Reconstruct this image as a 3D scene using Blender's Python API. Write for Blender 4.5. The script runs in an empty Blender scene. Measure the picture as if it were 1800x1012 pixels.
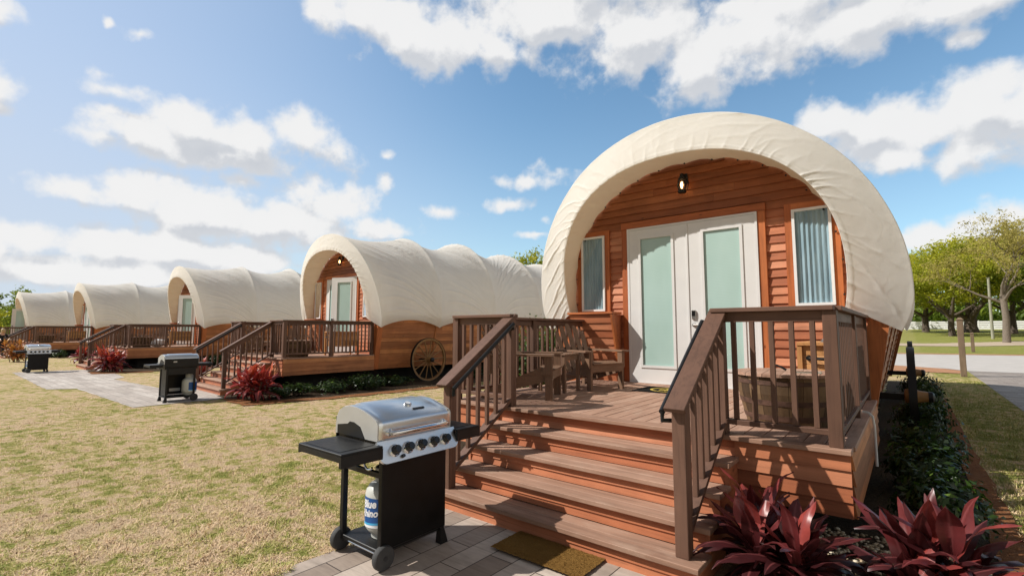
import bpy, bmesh, math, random
import numpy as np
from mathutils import Vector, Matrix, Euler
R = math.radians
PI = math.pi
rng = random.Random(11)
nrg = np.random.default_rng(5)
S = bpy.context.scene
COL = S.collection

# ------------------------------------------------------------------ camera / render
F_PX, PITCH, YAW, EYE = 852.54, 0.0875, 0.684, 1.637
cam = bpy.data.cameras.new('camera'); cam.lens = 36*F_PX/1800; cam.sensor_width = 36
cam.clip_end = 3000; cam.clip_start = 0.05
co = bpy.data.objects.new('camera', cam); COL.objects.link(co)
co.location = (0, 0, EYE); co.rotation_euler = (PI/2+PITCH, 0, YAW)
S.camera = co
S.view_settings.view_transform = 'Standard'; S.view_settings.look = 'None'
S.view_settings.exposure = 0; S.view_settings.gamma = 1
try:
    S.cycles.max_bounces = 6; S.cycles.transparent_max_bounces = 12
    S.cycles.use_denoising = True
except Exception: pass

# ------------------------------------------------------------------ node helpers
class NT:
    def __init__(self, tree):
        self.t = tree; self.n = tree.nodes; self.l = tree.links
    def new(self, typ, **kw):
        n = self.n.new(typ)
        for k, v in kw.items(): setattr(n, k, v)
        return n
    def put(self, sock, v):
        if hasattr(v, 'is_output'): self.l.new(v, sock)
        elif isinstance(v, (tuple, list)) and len(v) == 3 and sock.type == 'RGBA': sock.default_value = (*v, 1)
        else: sock.default_value = v
    def math(self, op, a, b=None, c=None, clamp=False):
        n = self.new('ShaderNodeMath', operation=op, use_clamp=clamp)
        self.put(n.inputs[0], a)
        if b is not None: self.put(n.inputs[1], b)
        if c is not None: self.put(n.inputs[2], c)
        return n.outputs[0]
    def vmath(self, op, a, b=None, scale=None):
        n = self.new('ShaderNodeVectorMath', operation=op)
        self.put(n.inputs[0], a)
        if b is not None: self.put(n.inputs[1], b)
        if scale is not None: self.put(n.inputs['Scale'], scale)
        return n
    def mix(self, fac, a, b, blend='MIX'):
        n = self.new('ShaderNodeMix', data_type='RGBA', blend_type=blend)
        self.put(n.inputs[0], fac); self.put(n.inputs[6], a); self.put(n.inputs[7], b)
        return n.outputs[2]
    def noise(self, vec, scale=5, detail=4, rough=.55, dist=0):
        n = self.new('ShaderNodeTexNoise')
        if vec is not None: self.l.new(vec, n.inputs['Vector'])
        n.inputs['Scale'].default_value = scale; n.inputs['Detail'].default_value = detail
        n.inputs['Roughness'].default_value = rough; n.inputs['Distortion'].default_value = dist
        return n
    def ramp(self, fac, stops):
        n = self.new('ShaderNodeValToRGB'); e = n.color_ramp.elements
        while len(e) < len(stops): e.new(.5)
        for i, (p, c) in enumerate(stops):
            e[i].position = p; e[i].color = (*c, 1) if len(c) == 3 else c
        self.l.new(fac, n.inputs[0]); return n.outputs[0]
    def mapr(self, v, a, b, c=0, d=1, smooth=False):
        n = self.new('ShaderNodeMapRange'); n.interpolation_type = 'SMOOTHSTEP' if smooth else 'LINEAR'
        self.put(n.inputs[0], v)
        for i, q in enumerate((a, b, c, d)): self.put(n.inputs[i+1], q)
        return n.outputs[0]
    def coord(self, which='Object', scale=None, rot=None):
        o = self.new('ShaderNodeTexCoord').outputs[which]
        if scale or rot:
            m = self.new('ShaderNodeMapping'); self.l.new(o, m.inputs[0])
            if scale: m.inputs['Scale'].default_value = scale
            if rot: m.inputs['Rotation'].default_value = rot
            o = m.outputs[0]
        return o
    def attr(self, name): return self.new('ShaderNodeAttribute', attribute_name=name)
    def bump(self, h, strength=.3, dist=.01):
        n = self.new('ShaderNodeBump'); n.inputs['Strength'].default_value = strength
        n.inputs['Distance'].default_value = dist; self.l.new(h, n.inputs['Height']); return n.outputs[0]

def material(name):
    m = bpy.data.materials.new(name); m.use_nodes = True
    nt = NT(m.node_tree); b = nt.n['Principled BSDF']
    return m, nt, b

def simple(name, col, rough=.5, metal=0, spec=.5, var=.15, scale=8, bump=0, bscale=60, bdist=.004):
    m, nt, b = material(name)
    c = nt.coord()
    n = nt.noise(c, scale, 5, .6)
    dark = tuple(x*(1-var) for x in col); lite = tuple(min(1, x*(1+var)) for x in col)
    nt.put(b.inputs['Base Color'], nt.ramp(n.outputs[0], [(.3, dark), (.7, lite)]))
    nt.put(b.inputs['Roughness'], nt.mapr(n.outputs[0], .2, .8, max(0.02, rough-.08), min(1, rough+.08)))
    b.inputs['Metallic'].default_value = metal; b.inputs['Specular IOR Level'].default_value = spec
    if bump:
        nt.put(b.inputs['Normal'], nt.bump(nt.noise(c, bscale, 4, .6).outputs[0], bump, bdist))
    return m

def wood(name, cols, axis, rough=.65, grain=26, bump=.25, knots=True, wear=None, spec=.35):
    """boards with grain along the given axis; every board gets its own tone from the 'rnd' attribute"""
    m, nt, b = material(name)
    sc = [1, 1, 1]; sc[axis] = .055
    c = nt.coord('Object', scale=tuple(sc))
    rnd = nt.attr('rnd').outputs['Fac']
    off = nt.new('ShaderNodeCombineXYZ'); nt.put(off.inputs[0], nt.math('MULTIPLY', rnd, 37.)); nt.put(off.inputs[1], nt.math('MULTIPLY', rnd, 11.)); nt.put(off.inputs[2], nt.math('MULTIPLY', rnd, 23.))
    v = nt.vmath('ADD', c, off.outputs[0]).outputs[0]
    g = nt.noise(v, grain, 6, .62, .6)
    base = nt.ramp(rnd, [(0, cols[0]), (.5, cols[1]), (1, cols[2])])
    gcol = nt.ramp(g.outputs[0], [(.25, (.42, .42, .42)), (.5, (1, 1, 1)), (.78, (1.25, 1.25, 1.25))])
    col = nt.mix(.75, base, gcol, 'MULTIPLY')
    big = nt.noise(nt.coord(), 2.3, 3, .6)
    col = nt.mix(nt.mapr(big.outputs[0], .35, .75, 0, .45), col, tuple(x*.62 for x in cols[0]))
    if knots:
        vo = nt.new('ShaderNodeTexVoronoi'); vo.inputs['Scale'].default_value = 3.1
        sk = [1.6, 1.6, 1.6]; sk[axis] = .8
        nt.l.new(nt.vmath('ADD', nt.coord('Object', scale=tuple(sk)), off.outputs[0]).outputs[0], vo.inputs['Vector'])
        col = nt.mix(nt.mapr(vo.outputs['Distance'], .03, .09, .8, 0), col, tuple(x*.3 for x in cols[0]))
    if wear:
        w = nt.noise(nt.coord('Object', scale=tuple(2.5 if i != axis else .8 for i in range(3))), 3, 6, .7)
        col = nt.mix(nt.mapr(w.outputs[0], .5, .72, 0, .6), col, wear)
    nt.put(b.inputs['Base Color'], col)
    nt.put(b.inputs['Roughness'], nt.mapr(g.outputs[0], .2, .8, rough+.12, rough-.1))
    b.inputs['Specular IOR Level'].default_value = spec
    nt.put(b.inputs['Normal'], nt.bump(g.outputs[0], bump, .004))
    return m

M = {}
brown = ((.120, .060, .038), (.155, .080, .052), (.190, .102, .069))
for ax, nm in enumerate('xyz'):
    M['rail_'+nm] = wood('brown_rail_stain_'+nm, brown, ax, .58, 30, .22, knots=False)
    M['side_'+nm] = wood('red_siding_stain_'+nm, ((.36, .11, .046), (.52, .18, .080), (.64, .27, .145)), ax, .55, 24, .3)
    M['trim_'+nm] = wood('red_trim_stain_'+nm, ((.42, .115, .035), (.49, .145, .045), (.54, .17, .055)), ax, .5, 28, .25)
    M['body_'+nm] = wood('cedar_body_stain_'+nm, ((.27, .095, .030), (.46, .165, .055), (.64, .26, .09)), ax, .5, 22, .3)
    M['deck_'+nm] = wood('deck_board_'+nm, ((.34, .195, .132), (.42, .248, .172), (.48, .30, .215)), ax, .7, 22, .3, knots=False, wear=(.50, .355, .265))
    M['cedar_'+nm] = wood('fresh_cedar_'+nm, ((.52, .25, .09), (.60, .30, .115), (.66, .35, .15)), ax, .5, 22, .2)
    M['chair_'+nm] = wood('brown_poly_lumber_'+nm, ((.20, .115, .070), (.23, .132, .082), (.26, .152, .096)), ax, .5, 60, .12, knots=False)
    M['oak_'+nm] = wood('weathered_oak_'+nm, ((.06, .034, .017), (.14, .082, .04), (.26, .165, .085)), ax, .7, 20, .6)
    M['wheel_'+nm] = wood('varnished_wheel_'+nm, ((.24, .125, .045), (.29, .155, .058), (.33, .18, .07)), ax, .45, 24, .2, knots=False)
M['gable'] = wood('gable_stain_in_shade', ((.20, .058, .020), (.31, .097, .035), (.44, .155, .062)), 0, .5, 24, .3)  # gable stain darkened for the shade under the canopy
M['white'] = simple('white_door_paint', (.72, .71, .69), .38, var=.03, scale=3)
M['vinyl'] = simple('white_window_vinyl', (.8, .8, .79), .35, var=.02)
M['black_metal'] = simple('black_powder_coat', (.009, .009, .0095), .45, spec=.35, var=.3, bump=.05, bscale=300)
M['black_gloss'] = simple('black_enamel', (.006, .006, .006), .35, spec=.25, var=.3)
M['rubber'] = simple('black_rubber', (.022, .022, .023), .7, var=.3)
M['tread'] = simple('grey_worn_rubber', (.045, .045, .045), .75, var=.3, bump=.4, bscale=120)
M['iron'] = simple('rusty_iron', (.12, .065, .045), .7, .3, var=.5, scale=14, bump=.4)
M['dark'] = simple('dark_void', (.012, .010, .008), .9)
M['chrome'] = simple('chrome', (.75, .75, .76), .12, 1, var=.04)
M['knob'] = simple('black_knob', (.012, .012, .013), .18)
M['nickel'] = simple('satin_nickel', (.42, .40, .38), .32, 1)
M['tank'] = simple('grey_tank_paint', (.56, .57, .53), .38, var=.06)
M['tankgrey'] = simple('tank_collar_grey', (.35, .36, .36), .45)
M['label_blue'] = simple('blue_label', (.010, .085, .30), .35, var=.05)
M['label_cyan'] = simple('cyan_band', (.07, .42, .74), .35, var=.05)
M['label_white'] = simple('white_print', (.85, .86, .88), .4, var=.02)
M['pvc'] = simple('white_pvc', (.7, .7, .68), .4)
M['yellow'] = simple('yellow_print', (.55, .40, .06), .8, var=.25, scale=40)
M['skin'] = simple('skin', (.55, .32, .23), .5, var=.05)
M['hair'] = simple('blond_hair', (.52, .38, .20), .5, var=.3, scale=40)
M['cloth_black'] = simple('black_cloth', (.014, .014, .017), .85, bump=.2)
M['cloth_navy'] = simple('dark_trousers', (.02, .022, .035), .85, bump=.2)
M['plush'] = simple('white_plush', (.8, .8, .8), .9, var=.06, bump=.6, bscale=40, bdist=.02)
M['fence_white'] = simple('white_fence_paint', (.8, .8, .8), .5, var=.03)
M['post_wood'] = wood('weathered_post', ((.16, .11, .07), (.20, .14, .09), (.24, .17, .11)), 2, .8, 20, .4)
M['pole_wood'] = wood('grey_pole', ((.34, .33, .25), (.36, .35, .27), (.38, .37, .29)), 2, .8, 20, .4, knots=False)

def brushed():
    m, nt, b = material('brushed_stainless')
    c = nt.coord('Object', scale=(1, .02, 1))
    n = nt.noise(c, 220, 3, .6)
    nt.put(b.inputs['Base Color'], nt.ramp(n.outputs[0], [(.3, (.76, .76, .75)), (.7, (.82, .82, .81))]))
    b.inputs['Metallic'].default_value = 1
    nt.put(b.inputs['Roughness'], nt.mapr(n.outputs[0], .2, .8, .27, .33))
    b.inputs['Anisotropic'].default_value = .3
    return m
M['steel'] = brushed()

def canvas(name='cream_canvas', tint=(1, 1, 1), transl=.42):
    m, nt, b = material(name)
    c = nt.coord()
    n = nt.noise(c, 1.6, 5, .6); f = nt.noise(c, 420, 2, .5)
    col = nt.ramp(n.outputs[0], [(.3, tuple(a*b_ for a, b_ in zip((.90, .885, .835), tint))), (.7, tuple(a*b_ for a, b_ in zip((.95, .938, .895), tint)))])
    st = nt.noise(nt.coord('Object', scale=(1, 1, .25)), 5, 6, .7)
    col = nt.mix(nt.mapr(st.outputs[0], .55, .8, 0, .15), col, (.62, .57, .48))
    nt.put(b.inputs['Base Color'], col); b.inputs['Roughness'].default_value = .75
    b.inputs['Specular IOR Level'].default_value = .2
    w = nt.noise(nt.coord('Object', scale=(1, 1.4, 1)), 7, 3, .5, .8)
    bm1 = nt.bump(w.outputs[0], .10, .05)
    b2 = nt.new('ShaderNodeBump'); b2.inputs['Strength'].default_value = .08; b2.inputs['Distance'].default_value = .002
    nt.l.new(f.outputs[0], b2.inputs['Height']); nt.l.new(bm1, b2.inputs['Normal'])
    nt.put(b.inputs['Normal'], b2.outputs[0])
    tr = nt.new('ShaderNodeBsdfTranslucent'); nt.put(tr.inputs[0], nt.mix(.35, col, (.95, .87, .74)))
    mx = nt.new('ShaderNodeMixShader'); mx.inputs[0].default_value = transl
    nt.l.new(b.outputs[0], mx.inputs[1]); nt.l.new(tr.outputs[0], mx.inputs[2])
    nt.l.new(mx.outputs[0], nt.n['Material Output'].inputs[0])
    return m
M['canvas'] = canvas(); M['lining'] = canvas('warm_shade_lining', (.80, .67, .50), .25)  # lining tint carries the warm shade and bounced light under the canopy

def mint_glass():
    m, nt, b = material('blinds_behind_glass')
    c = nt.coord()
    s = nt.new('ShaderNodeSeparateXYZ'); nt.l.new(c, s.inputs[0])
    w = nt.math('SINE', nt.math('MULTIPLY', s.outputs[2], 2*PI/.022))
    n = nt.noise(nt.coord('Object', scale=(1, 1, .5)), 1.8, 3, .5)
    col = nt.mix(nt.mapr(n.outputs[0], .3, .7), (.38, .545, .49), (.45, .62, .57))
    col = nt.mix(nt.mapr(w, .3, 1, 0, .22), col, (.29, .43, .39))
    nt.put(b.inputs['Base Color'], col); b.inputs['Roughness'].default_value = .5
    b.inputs['Coat Weight'].default_value = 1; b.inputs['Coat Roughness'].default_value = .015
    return m
M['mint'] = mint_glass()

def clear_glass(name, tint):
    m, nt, b = material(name)
    gl = nt.new('ShaderNodeBsdfGlossy'); gl.inputs['Roughness'].default_value = .01
    tr = nt.new('ShaderNodeBsdfTransparent'); nt.put(tr.inputs[0], tint)
    fr = nt.new('ShaderNodeFresnel'); fr.inputs[0].default_value = 1.55
    mx = nt.new('ShaderNodeMixShader'); nt.l.new(fr.outputs[0], mx.inputs[0])
    nt.l.new(tr.outputs[0], mx.inputs[1]); nt.l.new(gl.outputs[0], mx.inputs[2])
    nt.l.new(mx.outputs[0], nt.n['Material Output'].inputs[0])
    return m
M['glass'] = clear_glass('window_glass', (.78, .86, .89))
M['lampglass'] = clear_glass('lantern_glass', (.95, .85, .75))
def curtain_m():
    m, nt, b = material('pale_curtain')
    n = nt.noise(nt.coord('Object', scale=(1, 1, .2)), 12, 3, .5)
    nt.put(b.inputs['Base Color'], nt.ramp(n.outputs[0], [(.3, (.34, .43, .47)), (.7, (.56, .65, .68))]))
    b.inputs['Roughness'].default_value = .9
    return m
M['curtain'] = curtain_m()
def emis(name, col, s):
    m, nt, b = material(name)
    b.inputs['Base Color'].default_value = (*col, 1)
    b.inputs['Emission Color'].default_value = (*col, 1); b.inputs['Emission Strength'].default_value = s
    return m
M['bulb'] = emis('warm_bulb', (1, .62, .28), 7)

def leafm(name, cols, rough=.35, transl=.3, spec=.5, midrib=None):
    m, nt, b = material(name)
    a = nt.attr('rnd').outputs['Fac']
    col = nt.ramp(a, [(i/(len(cols)-1), c) for i, c in enumerate(cols)])
    n = nt.noise(nt.coord(), 9, 3, .6)
    col = nt.mix(nt.mapr(n.outputs[0], .35, .75, 0, .5 if midrib else .2), col, tuple(x*.55 for x in cols[0]))
    if midrib:
        mr = nt.attr('mid').outputs['Fac']
        col = nt.mix(nt.mapr(mr, .75, 1., 0, .75), col, midrib)
        st = nt.noise(nt.attr('uvw').outputs['Vector'], 30, 3, .6)
        nt.put(b.inputs['Normal'], nt.bump(st.outputs[0], .3, .004))
    nt.put(b.inputs['Base Color'], col); b.inputs['Roughness'].default_value = rough
    b.inputs['Specular IOR Level'].default_value = spec
    tr = nt.new('ShaderNodeBsdfTranslucent'); nt.put(tr.inputs[0], col)
    mx = nt.new('ShaderNodeMixShader'); mx.inputs[0].default_value = transl
    nt.l.new(b.outputs[0], mx.inputs[1]); nt.l.new(tr.outputs[0], mx.inputs[2])
    nt.l.new(mx.outputs[0], nt.n['Material Output'].inputs[0])
    return m
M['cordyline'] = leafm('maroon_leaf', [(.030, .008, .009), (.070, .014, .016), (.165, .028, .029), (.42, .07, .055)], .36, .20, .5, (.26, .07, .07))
M['croton'] = leafm('orange_leaf', [(.20, .10, .02), (.55, .16, .03), (.62, .32, .08), (.5, .12, .03)], .4, .25, .4, (.6, .4, .12))
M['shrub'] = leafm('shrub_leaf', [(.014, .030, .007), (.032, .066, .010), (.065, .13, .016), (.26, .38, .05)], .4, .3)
M['hedge'] = leafm('bright_bush_leaf', [(.05, .09, .015), (.09, .16, .02), (.16, .24, .04)], .4, .35)
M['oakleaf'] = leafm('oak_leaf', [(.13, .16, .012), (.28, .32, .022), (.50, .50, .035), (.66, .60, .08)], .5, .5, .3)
M['olive'] = leafm('olive_leaf', [(.28, .24, .065), (.42, .36, .095), (.55, .47, .14), (.64, .56, .21)], .6, .5, .2)
M['deepleaf'] = leafm('deep_green_leaf', [(.08, .13, .016), (.18, .25, .025), (.34, .40, .05)], .5, .4, .3)
M['stem'] = simple('plant_stem', (.10, .06, .04), .8)
M['bark'] = simple('tree_bark', (.10, .075, .055), .9, var=.4, scale=14, bump=.6, bscale=24, bdist=.05)
M['barkgrey'] = simple('pale_bark', (.19, .155, .12), .9, var=.35, scale=14, bump=.6, bscale=24, bdist=.04)

# ------------------------------------------------------------------ ground materials
def lawn_color(nt, vec):
    a = nt.noise(vec, .55, 4, .6); b_ = nt.noise(vec, 4.6, 5, .70, .3); c_ = nt.noise(vec, 34, 4, .7)
    d_ = nt.noise(vec, .12, 3, .5)
    s = nt.math('ADD', nt.math('MULTIPLY', a.outputs[0], .45), nt.math('MULTIPLY', nt.mapr(b_.outputs[0], .25, .75), .62))
    s = nt.math('ADD', s, nt.math('MULTIPLY', c_.outputs[0], .22))
    s = nt.math('ADD', s, nt.math('MULTIPLY', d_.outputs[0], .15))
    sp_ = nt.new('ShaderNodeSeparateXYZ'); nt.l.new(vec, sp_.inputs[0])
    return nt.math('ADD', s, nt.mapr(sp_.outputs[0], .45, .75, .012, .12))
GR = [(.48, (.46, .32, .19)), (.645, (.74, .555, .365)), (.73, (.64, .49, .27)), (.81, (.41, .375, .11)), (.94, (.22, .25, .05))]
def ground_m():
    m, nt, b = material('dry_lawn')
    c = nt.coord()
    s = lawn_color(nt, c)
    col = nt.ramp(s, GR)
    f = nt.noise(c, 150, 3, .7)
    col = nt.mix(nt.mapr(f.outputs[0], .3, .62, .55, 0), col, (.16, .10, .05))
    # greener turf far behind the road
    sp = nt.new('ShaderNodeSeparateXYZ'); nt.l.new(c, sp.inputs[0])
    far = nt.mapr(sp.outputs[1], 40, 48, 0, .75)
    col = nt.mix(far, col, (.22, .24, .05))
    nt.put(b.inputs['Base Color'], col); b.inputs['Roughness'].default_value = .95
    b.inputs['Specular IOR Level'].default_value = .1
    nt.put(b.inputs['Normal'], nt.bump(nt.noise(c, 60, 5, .75).outputs[0], .9, .03))
    return m
M['lawn'] = ground_m()
def blade_m(name, shade=1.):
    m, nt, b = material(name)
    c = nt.coord(); s = lawn_color(nt, c)
    r_ = nt.attr('rnd').outputs['Fac']
    s = nt.math('ADD', s, nt.mapr(r_, 0, 1, -.13, .13))
    col = nt.ramp(s, [(p, tuple(min(.9, x*1.12*shade) for x in q)) for p, q in GR])
    col = nt.mix(nt.mapr(r_, 1.5, 2.5), col, (.13, .075, .035))
    nt.put(b.inputs['Base Color'], col); b.inputs['Roughness'].default_value = .7
    b.inputs['Specular IOR Level'].default_value = .2
    return m
M['blade'] = blade_m('grass_blade')
def plank_paver(name, bw, bh, cols, mort, rot=0):
    m, nt, b = material(name)
    c = nt.coord('Object', rot=(0, 0, rot))
    br = nt.new('ShaderNodeTexBrick'); nt.l.new(c, br.inputs[0])
    br.offset = .37; br.inputs['Scale'].default_value = 1
    br.inputs['Brick Width'].default_value = bw; br.inputs['Row Height'].default_value = bh
    br.inputs['Mortar Size'].default_value = .0045; br.inputs['Mortar Smooth'].default_value = .3
    br.inputs['Color1'].default_value = (0, 0, 0, 1); br.inputs['Color2'].default_value = (1, 1, 1, 1)
    br.inputs['Bias'].default_value = 0
    t = nt.ramp(br.outputs[0], [(0, cols[0]), (.5, cols[1]), (1, cols[2])])
    g = nt.noise(nt.coord('Object', rot=(0, 0, rot), scale=(.12, 1, 1)), 22, 6, .65, .7)
    col = nt.mix(.55, t, nt.ramp(g.outputs[0], [(.25, (.45, .43, .42)), (.55, (1, 1, 1)), (.8, (1.2, 1.2, 1.2))]), 'MULTIPLY')
    st = nt.noise(nt.coord(), 1.3, 6, .7)
    col = nt.mix(nt.mapr(st.outputs[0], .45, .75, 0, .55), col, tuple(x*.5 for x in cols[0]))
    col = nt.mix(br.outputs['Fac'], col, mort)
    nt.put(b.inputs['Base Color'], col); b.inputs['Roughness'].default_value = .75
    h = nt.math('ADD', nt.math('MULTIPLY', br.outputs['Fac'], -1.0), nt.math('MULTIPLY', g.outputs[0], .35))
    nt.put(b.inputs['Normal'], nt.bump(h, .6, .006))
    return m
pv = ((.31, .24, .19), (.45, .365, .30), (.56, .47, .395))
M['paver_y'] = plank_paver('wood_plank_pavers', .82, .205, pv, (.06, .045, .035), rot=PI/2)
M['paver_far'] = plank_paver('wood_plank_pavers_far', .9, .22, ((.43, .37, .32), (.52, .455, .40), (.60, .54, .48)), (.16, .13, .11))
M['drive'] = plank_paver('driveway_pavers', .45, .22, ((.27, .225, .195), (.34, .29, .25), (.40, .345, .305)), (.10, .09, .08))
M['road'] = simple('pale_concrete_road', (.50, .465, .43), .85, var=.1, scale=1.5, bump=.1)
def dirt(name, cols, scale=30):
    m, nt, b = material(name)
    c = nt.coord(); n = nt.noise(c, scale, 6, .75); a = nt.noise(c, 1.2, 4, .6)
    col = nt.ramp(n.outputs[0], [(.3, cols[0]), (.5, cols[1]), (.72, cols[2])])
    col = nt.mix(nt.mapr(a.outputs[0], .4, .7, 0, .4), col, cols[0])
    nt.put(b.inputs['Base Color'], col); b.inputs['Roughness'].default_value = .95
    b.inputs['Specular IOR Level'].default_value = .1
    nt.put(b.inputs['Normal'], nt.bump(n.outputs[0], .9, .03))
    return m
M['mulch'] = dirt('orange_pine_mulch', ((.14, .06, .028), (.27, .115, .048), (.40, .19, .08)))
M['mulch_far'] = dirt('orange_edging', ((.34, .17, .09), (.44, .23, .13), (.52, .29, .17)), 8)
M['soil'] = dirt('dark_bed_soil', ((.035, .024, .016), (.07, .048, .03), (.13, .095, .06)))
M['sand'] = dirt('sandy_path', ((.40, .31, .22), (.50, .40, .30), (.56, .46, .36)), 6)
M['coir'] = dirt('coir', ((.20, .10, .025), (.34, .185, .05), (.45, .26, .08)), 160)
M['matblack'] = dirt('black_mat', ((.010, .010, .010), (.018, .018, .017), (.03, .03, .028)), 200)
def pebble_m():
    m, nt, b = material('river_pebbles')
    r_ = nt.attr('rnd').outputs['Fac']
    nt.put(b.inputs['Base Color'], nt.ramp(r_, [(0, (.20, .14, .08)), (.4, (.44, .33, .20)), (.75, (.58, .46, .31)), (1, (.68, .60, .46))]))
    b.inputs['Roughness'].default_value = .6
    return m
M['pebble'] = pebble_m()

# ------------------------------------------------------------------ mesh builder
class MB:
    def __init__(self): self.v = []; self.f = []; self.r = []; self.m = []
    def quadmesh(self, vs, fs, rnd=None, mi=0):
        o = len(self.v); self.v += [tuple(p) for p in vs]
        k = rng.random() if rnd is None else rnd
        for f in fs: self.f.append(tuple(i+o for i in f)); self.r.append(k); self.m.append(mi)
        return self
    def hexa(self, p, rnd=None, mi=0):
        """8 corners: bottom 4 ccw, top 4 ccw"""
        return self.quadmesh(p, [(3, 2, 1, 0), (4, 5, 6, 7), (0, 1, 5, 4), (1, 2, 6, 5), (2, 3, 7, 6), (3, 0, 4, 7)], rnd, mi)
    def box(self, x0, x1, y0, y1, z0, z1, rnd=None, mi=0, ch=0):
        if ch > 0:
            return self.cbox(x0, x1, y0, y1, z0, z1, ch, rnd, mi)
        return self.hexa([(x0, y0, z0), (x1, y0, z0), (x1, y1, z0), (x0, y1, z0), (x0, y0, z1), (x1, y0, z1), (x1, y1, z1), (x0, y1, z1)], rnd, mi)
    def cbox(self, x0, x1, y0, y1, z0, z1, c, rnd=None, mi=0):
        """box with softened edges"""
        bm = bmesh.new(); bmesh.ops.create_cube(bm, size=1)
        for v in bm.verts:
            v.co = Vector((x0 if v.co.x < 0 else x1, y0 if v.co.y < 0 else y1, z0 if v.co.z < 0 else z1))
        bmesh.ops.bevel(bm, geom=list(bm.edges), offset=c, segments=1, affect='EDGES')
        return self.addbm(bm, None, rnd, mi)
    def addbm(self, bm, mat=None, rnd=None, mi=0):
        if mat is not None: bm.transform(mat)
        bm.verts.index_update()
        self.quadmesh([v.co[:] for v in bm.verts], [[v.index for v in f.verts] for f in bm.faces], rnd, mi)
        bm.free(); return self
    def bar(self, a, b, w, h, up=(0, 0, 1), rnd=None, mi=0, ch=0):
        """bar from a to b; w across, h along 'up'"""
        a = Vector(a); b = Vector(b); d = b-a; L = d.length; d.normalize()
        u = Vector(up); s = d.cross(u)
        if s.length < 1e-5: s = Vector((1, 0, 0))
        s.normalize(); u = s.cross(d)
        mt = Matrix((( d.x, s.x, u.x, (a.x+b.x)/2), (d.y, s.y, u.y, (a.y+b.y)/2), (d.z, s.z, u.z, (a.z+b.z)/2), (0, 0, 0, 1)))
        t = MB(); t.box(-L/2, L/2, -w/2, w/2, -h/2, h/2, ch=ch)
        return self.quadmesh([(mt @ Vector(p))[:] for p in t.v], t.f, rnd, mi)
    def tube(self, pts, rad, n=8, rnd=None, mi=0, caps=True, closed=False):
        P = [Vector(p) for p in pts]; k = len(P)
        if not hasattr(rad, '__len__'): rad = [rad]*k
        vs = []; prev = None
        for i in range(k):
            if closed: d = P[(i+1) % k]-P[i-1]
            else: d = (P[min(i+1, k-1)]-P[max(i-1, 0)])
            if d.length < 1e-9: d = Vector((0, 0, 1))
            d.normalize()
            if prev is None:
                q = Vector((0, 0, 1)) if abs(d.z) < .9 else Vector((1, 0, 0))
                s = d.cross(q).normalized()
            else:
                s = prev-d*prev.dot(d)
                s = s.normalized() if s.length > 1e-6 else d.cross(Vector((0, 0, 1))).normalized()
            prev = s; t = d.cross(s)
            for j in range(n):
                a = 2*PI*j/n
                vs.append((P[i]+(s*math.cos(a)+t*math.sin(a))*rad[i])[:])
        fs = []
        for i in range(k if closed else k-1):
            for j in range(n):
                a = i*n+j; b_ = i*n+(j+1) % n; c = ((i+1) % k)*n+(j+1) % n; d_ = ((i+1) % k)*n+j
                fs.append((a, b_, c, d_))
        if caps and not closed:
            fs.append(tuple(range(n-1, -1, -1))); fs.append(tuple((k-1)*n+j for j in range(n)))
        return self.quadmesh(vs, fs, rnd, mi)
    def lathe(self, prof, n=24, mat=None, rnd=None, mi=0, cap=True):
        vs = []; k = len(prof)
        for r_, z in prof:
            for j in range(n):
                a = 2*PI*j/n; vs.append((r_*math.cos(a), r_*math.sin(a), z))
        if mat is not None: vs = [(mat @ Vector(p))[:] for p in vs]
        fs = [(i*n+j, i*n+(j+1) % n, (i+1)*n+(j+1) % n, (i+1)*n+j) for i in range(k-1) for j in range(n)]
        if cap: fs.append(tuple(range(n-1, -1, -1))); fs.append(tuple((k-1)*n+j for j in range(n)))
        return self.quadmesh(vs, fs, rnd, mi)
    def prism(self, poly, d0, d1, axes, rnd=None, mi=0):
        """poly of (a,b) pairs extruded along the third axis; axes e.g. 'xz' -> extrude y"""
        ia, ib = 'xyz'.index(axes[0]), 'xyz'.index(axes[1]); ic = 3-ia-ib
        vs = []
        for d in (d0, d1):
            for a, b_ in poly:
                p = [0, 0, 0]; p[ia] = a; p[ib] = b_; p[ic] = d; vs.append(tuple(p))
        n = len(poly)
        fs = [tuple(range(n)), tuple(range(2*n-1, n-1, -1))]+[(i, i+n, (i+1) % n+n, (i+1) % n) for i in range(n)]
        return self.quadmesh(vs, fs, rnd, mi)
    def mesh(self, name, mats, smooth=False, angle=None):
        me = bpy.data.meshes.new(name); me.from_pydata(self.v, [], self.f); 
        for m in (mats if isinstance(mats, (list, tuple)) else [mats]): me.materials.append(m)
        me.polygons.foreach_set('material_index', self.m)
        if smooth: me.polygons.foreach_set('use_smooth', [True]*len(self.f))
        at = me.attributes.new('rnd', 'FLOAT', 'FACE'); at.data.foreach_set('value', self.r)
        bm = bmesh.new(); bm.from_mesh(me); bmesh.ops.recalc_face_normals(bm, faces=bm.faces); bm.to_mesh(me); bm.free()
        me.update()
        if smooth and angle is not None:
            try: me.set_sharp_from_angle(angle=angle)
            except Exception: pass
        return me
    def build(self, name, mats, parent=None, loc=(0, 0, 0), rot=(0, 0, 0), smooth=False, angle=R(35), mname=None):
        o = bpy.data.objects.new(name, self.mesh(mname or name, mats, smooth, angle)); COL.objects.link(o)
        o.location = loc; o.rotation_euler = rot
        if parent is not None: o.parent = parent
        return o

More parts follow.
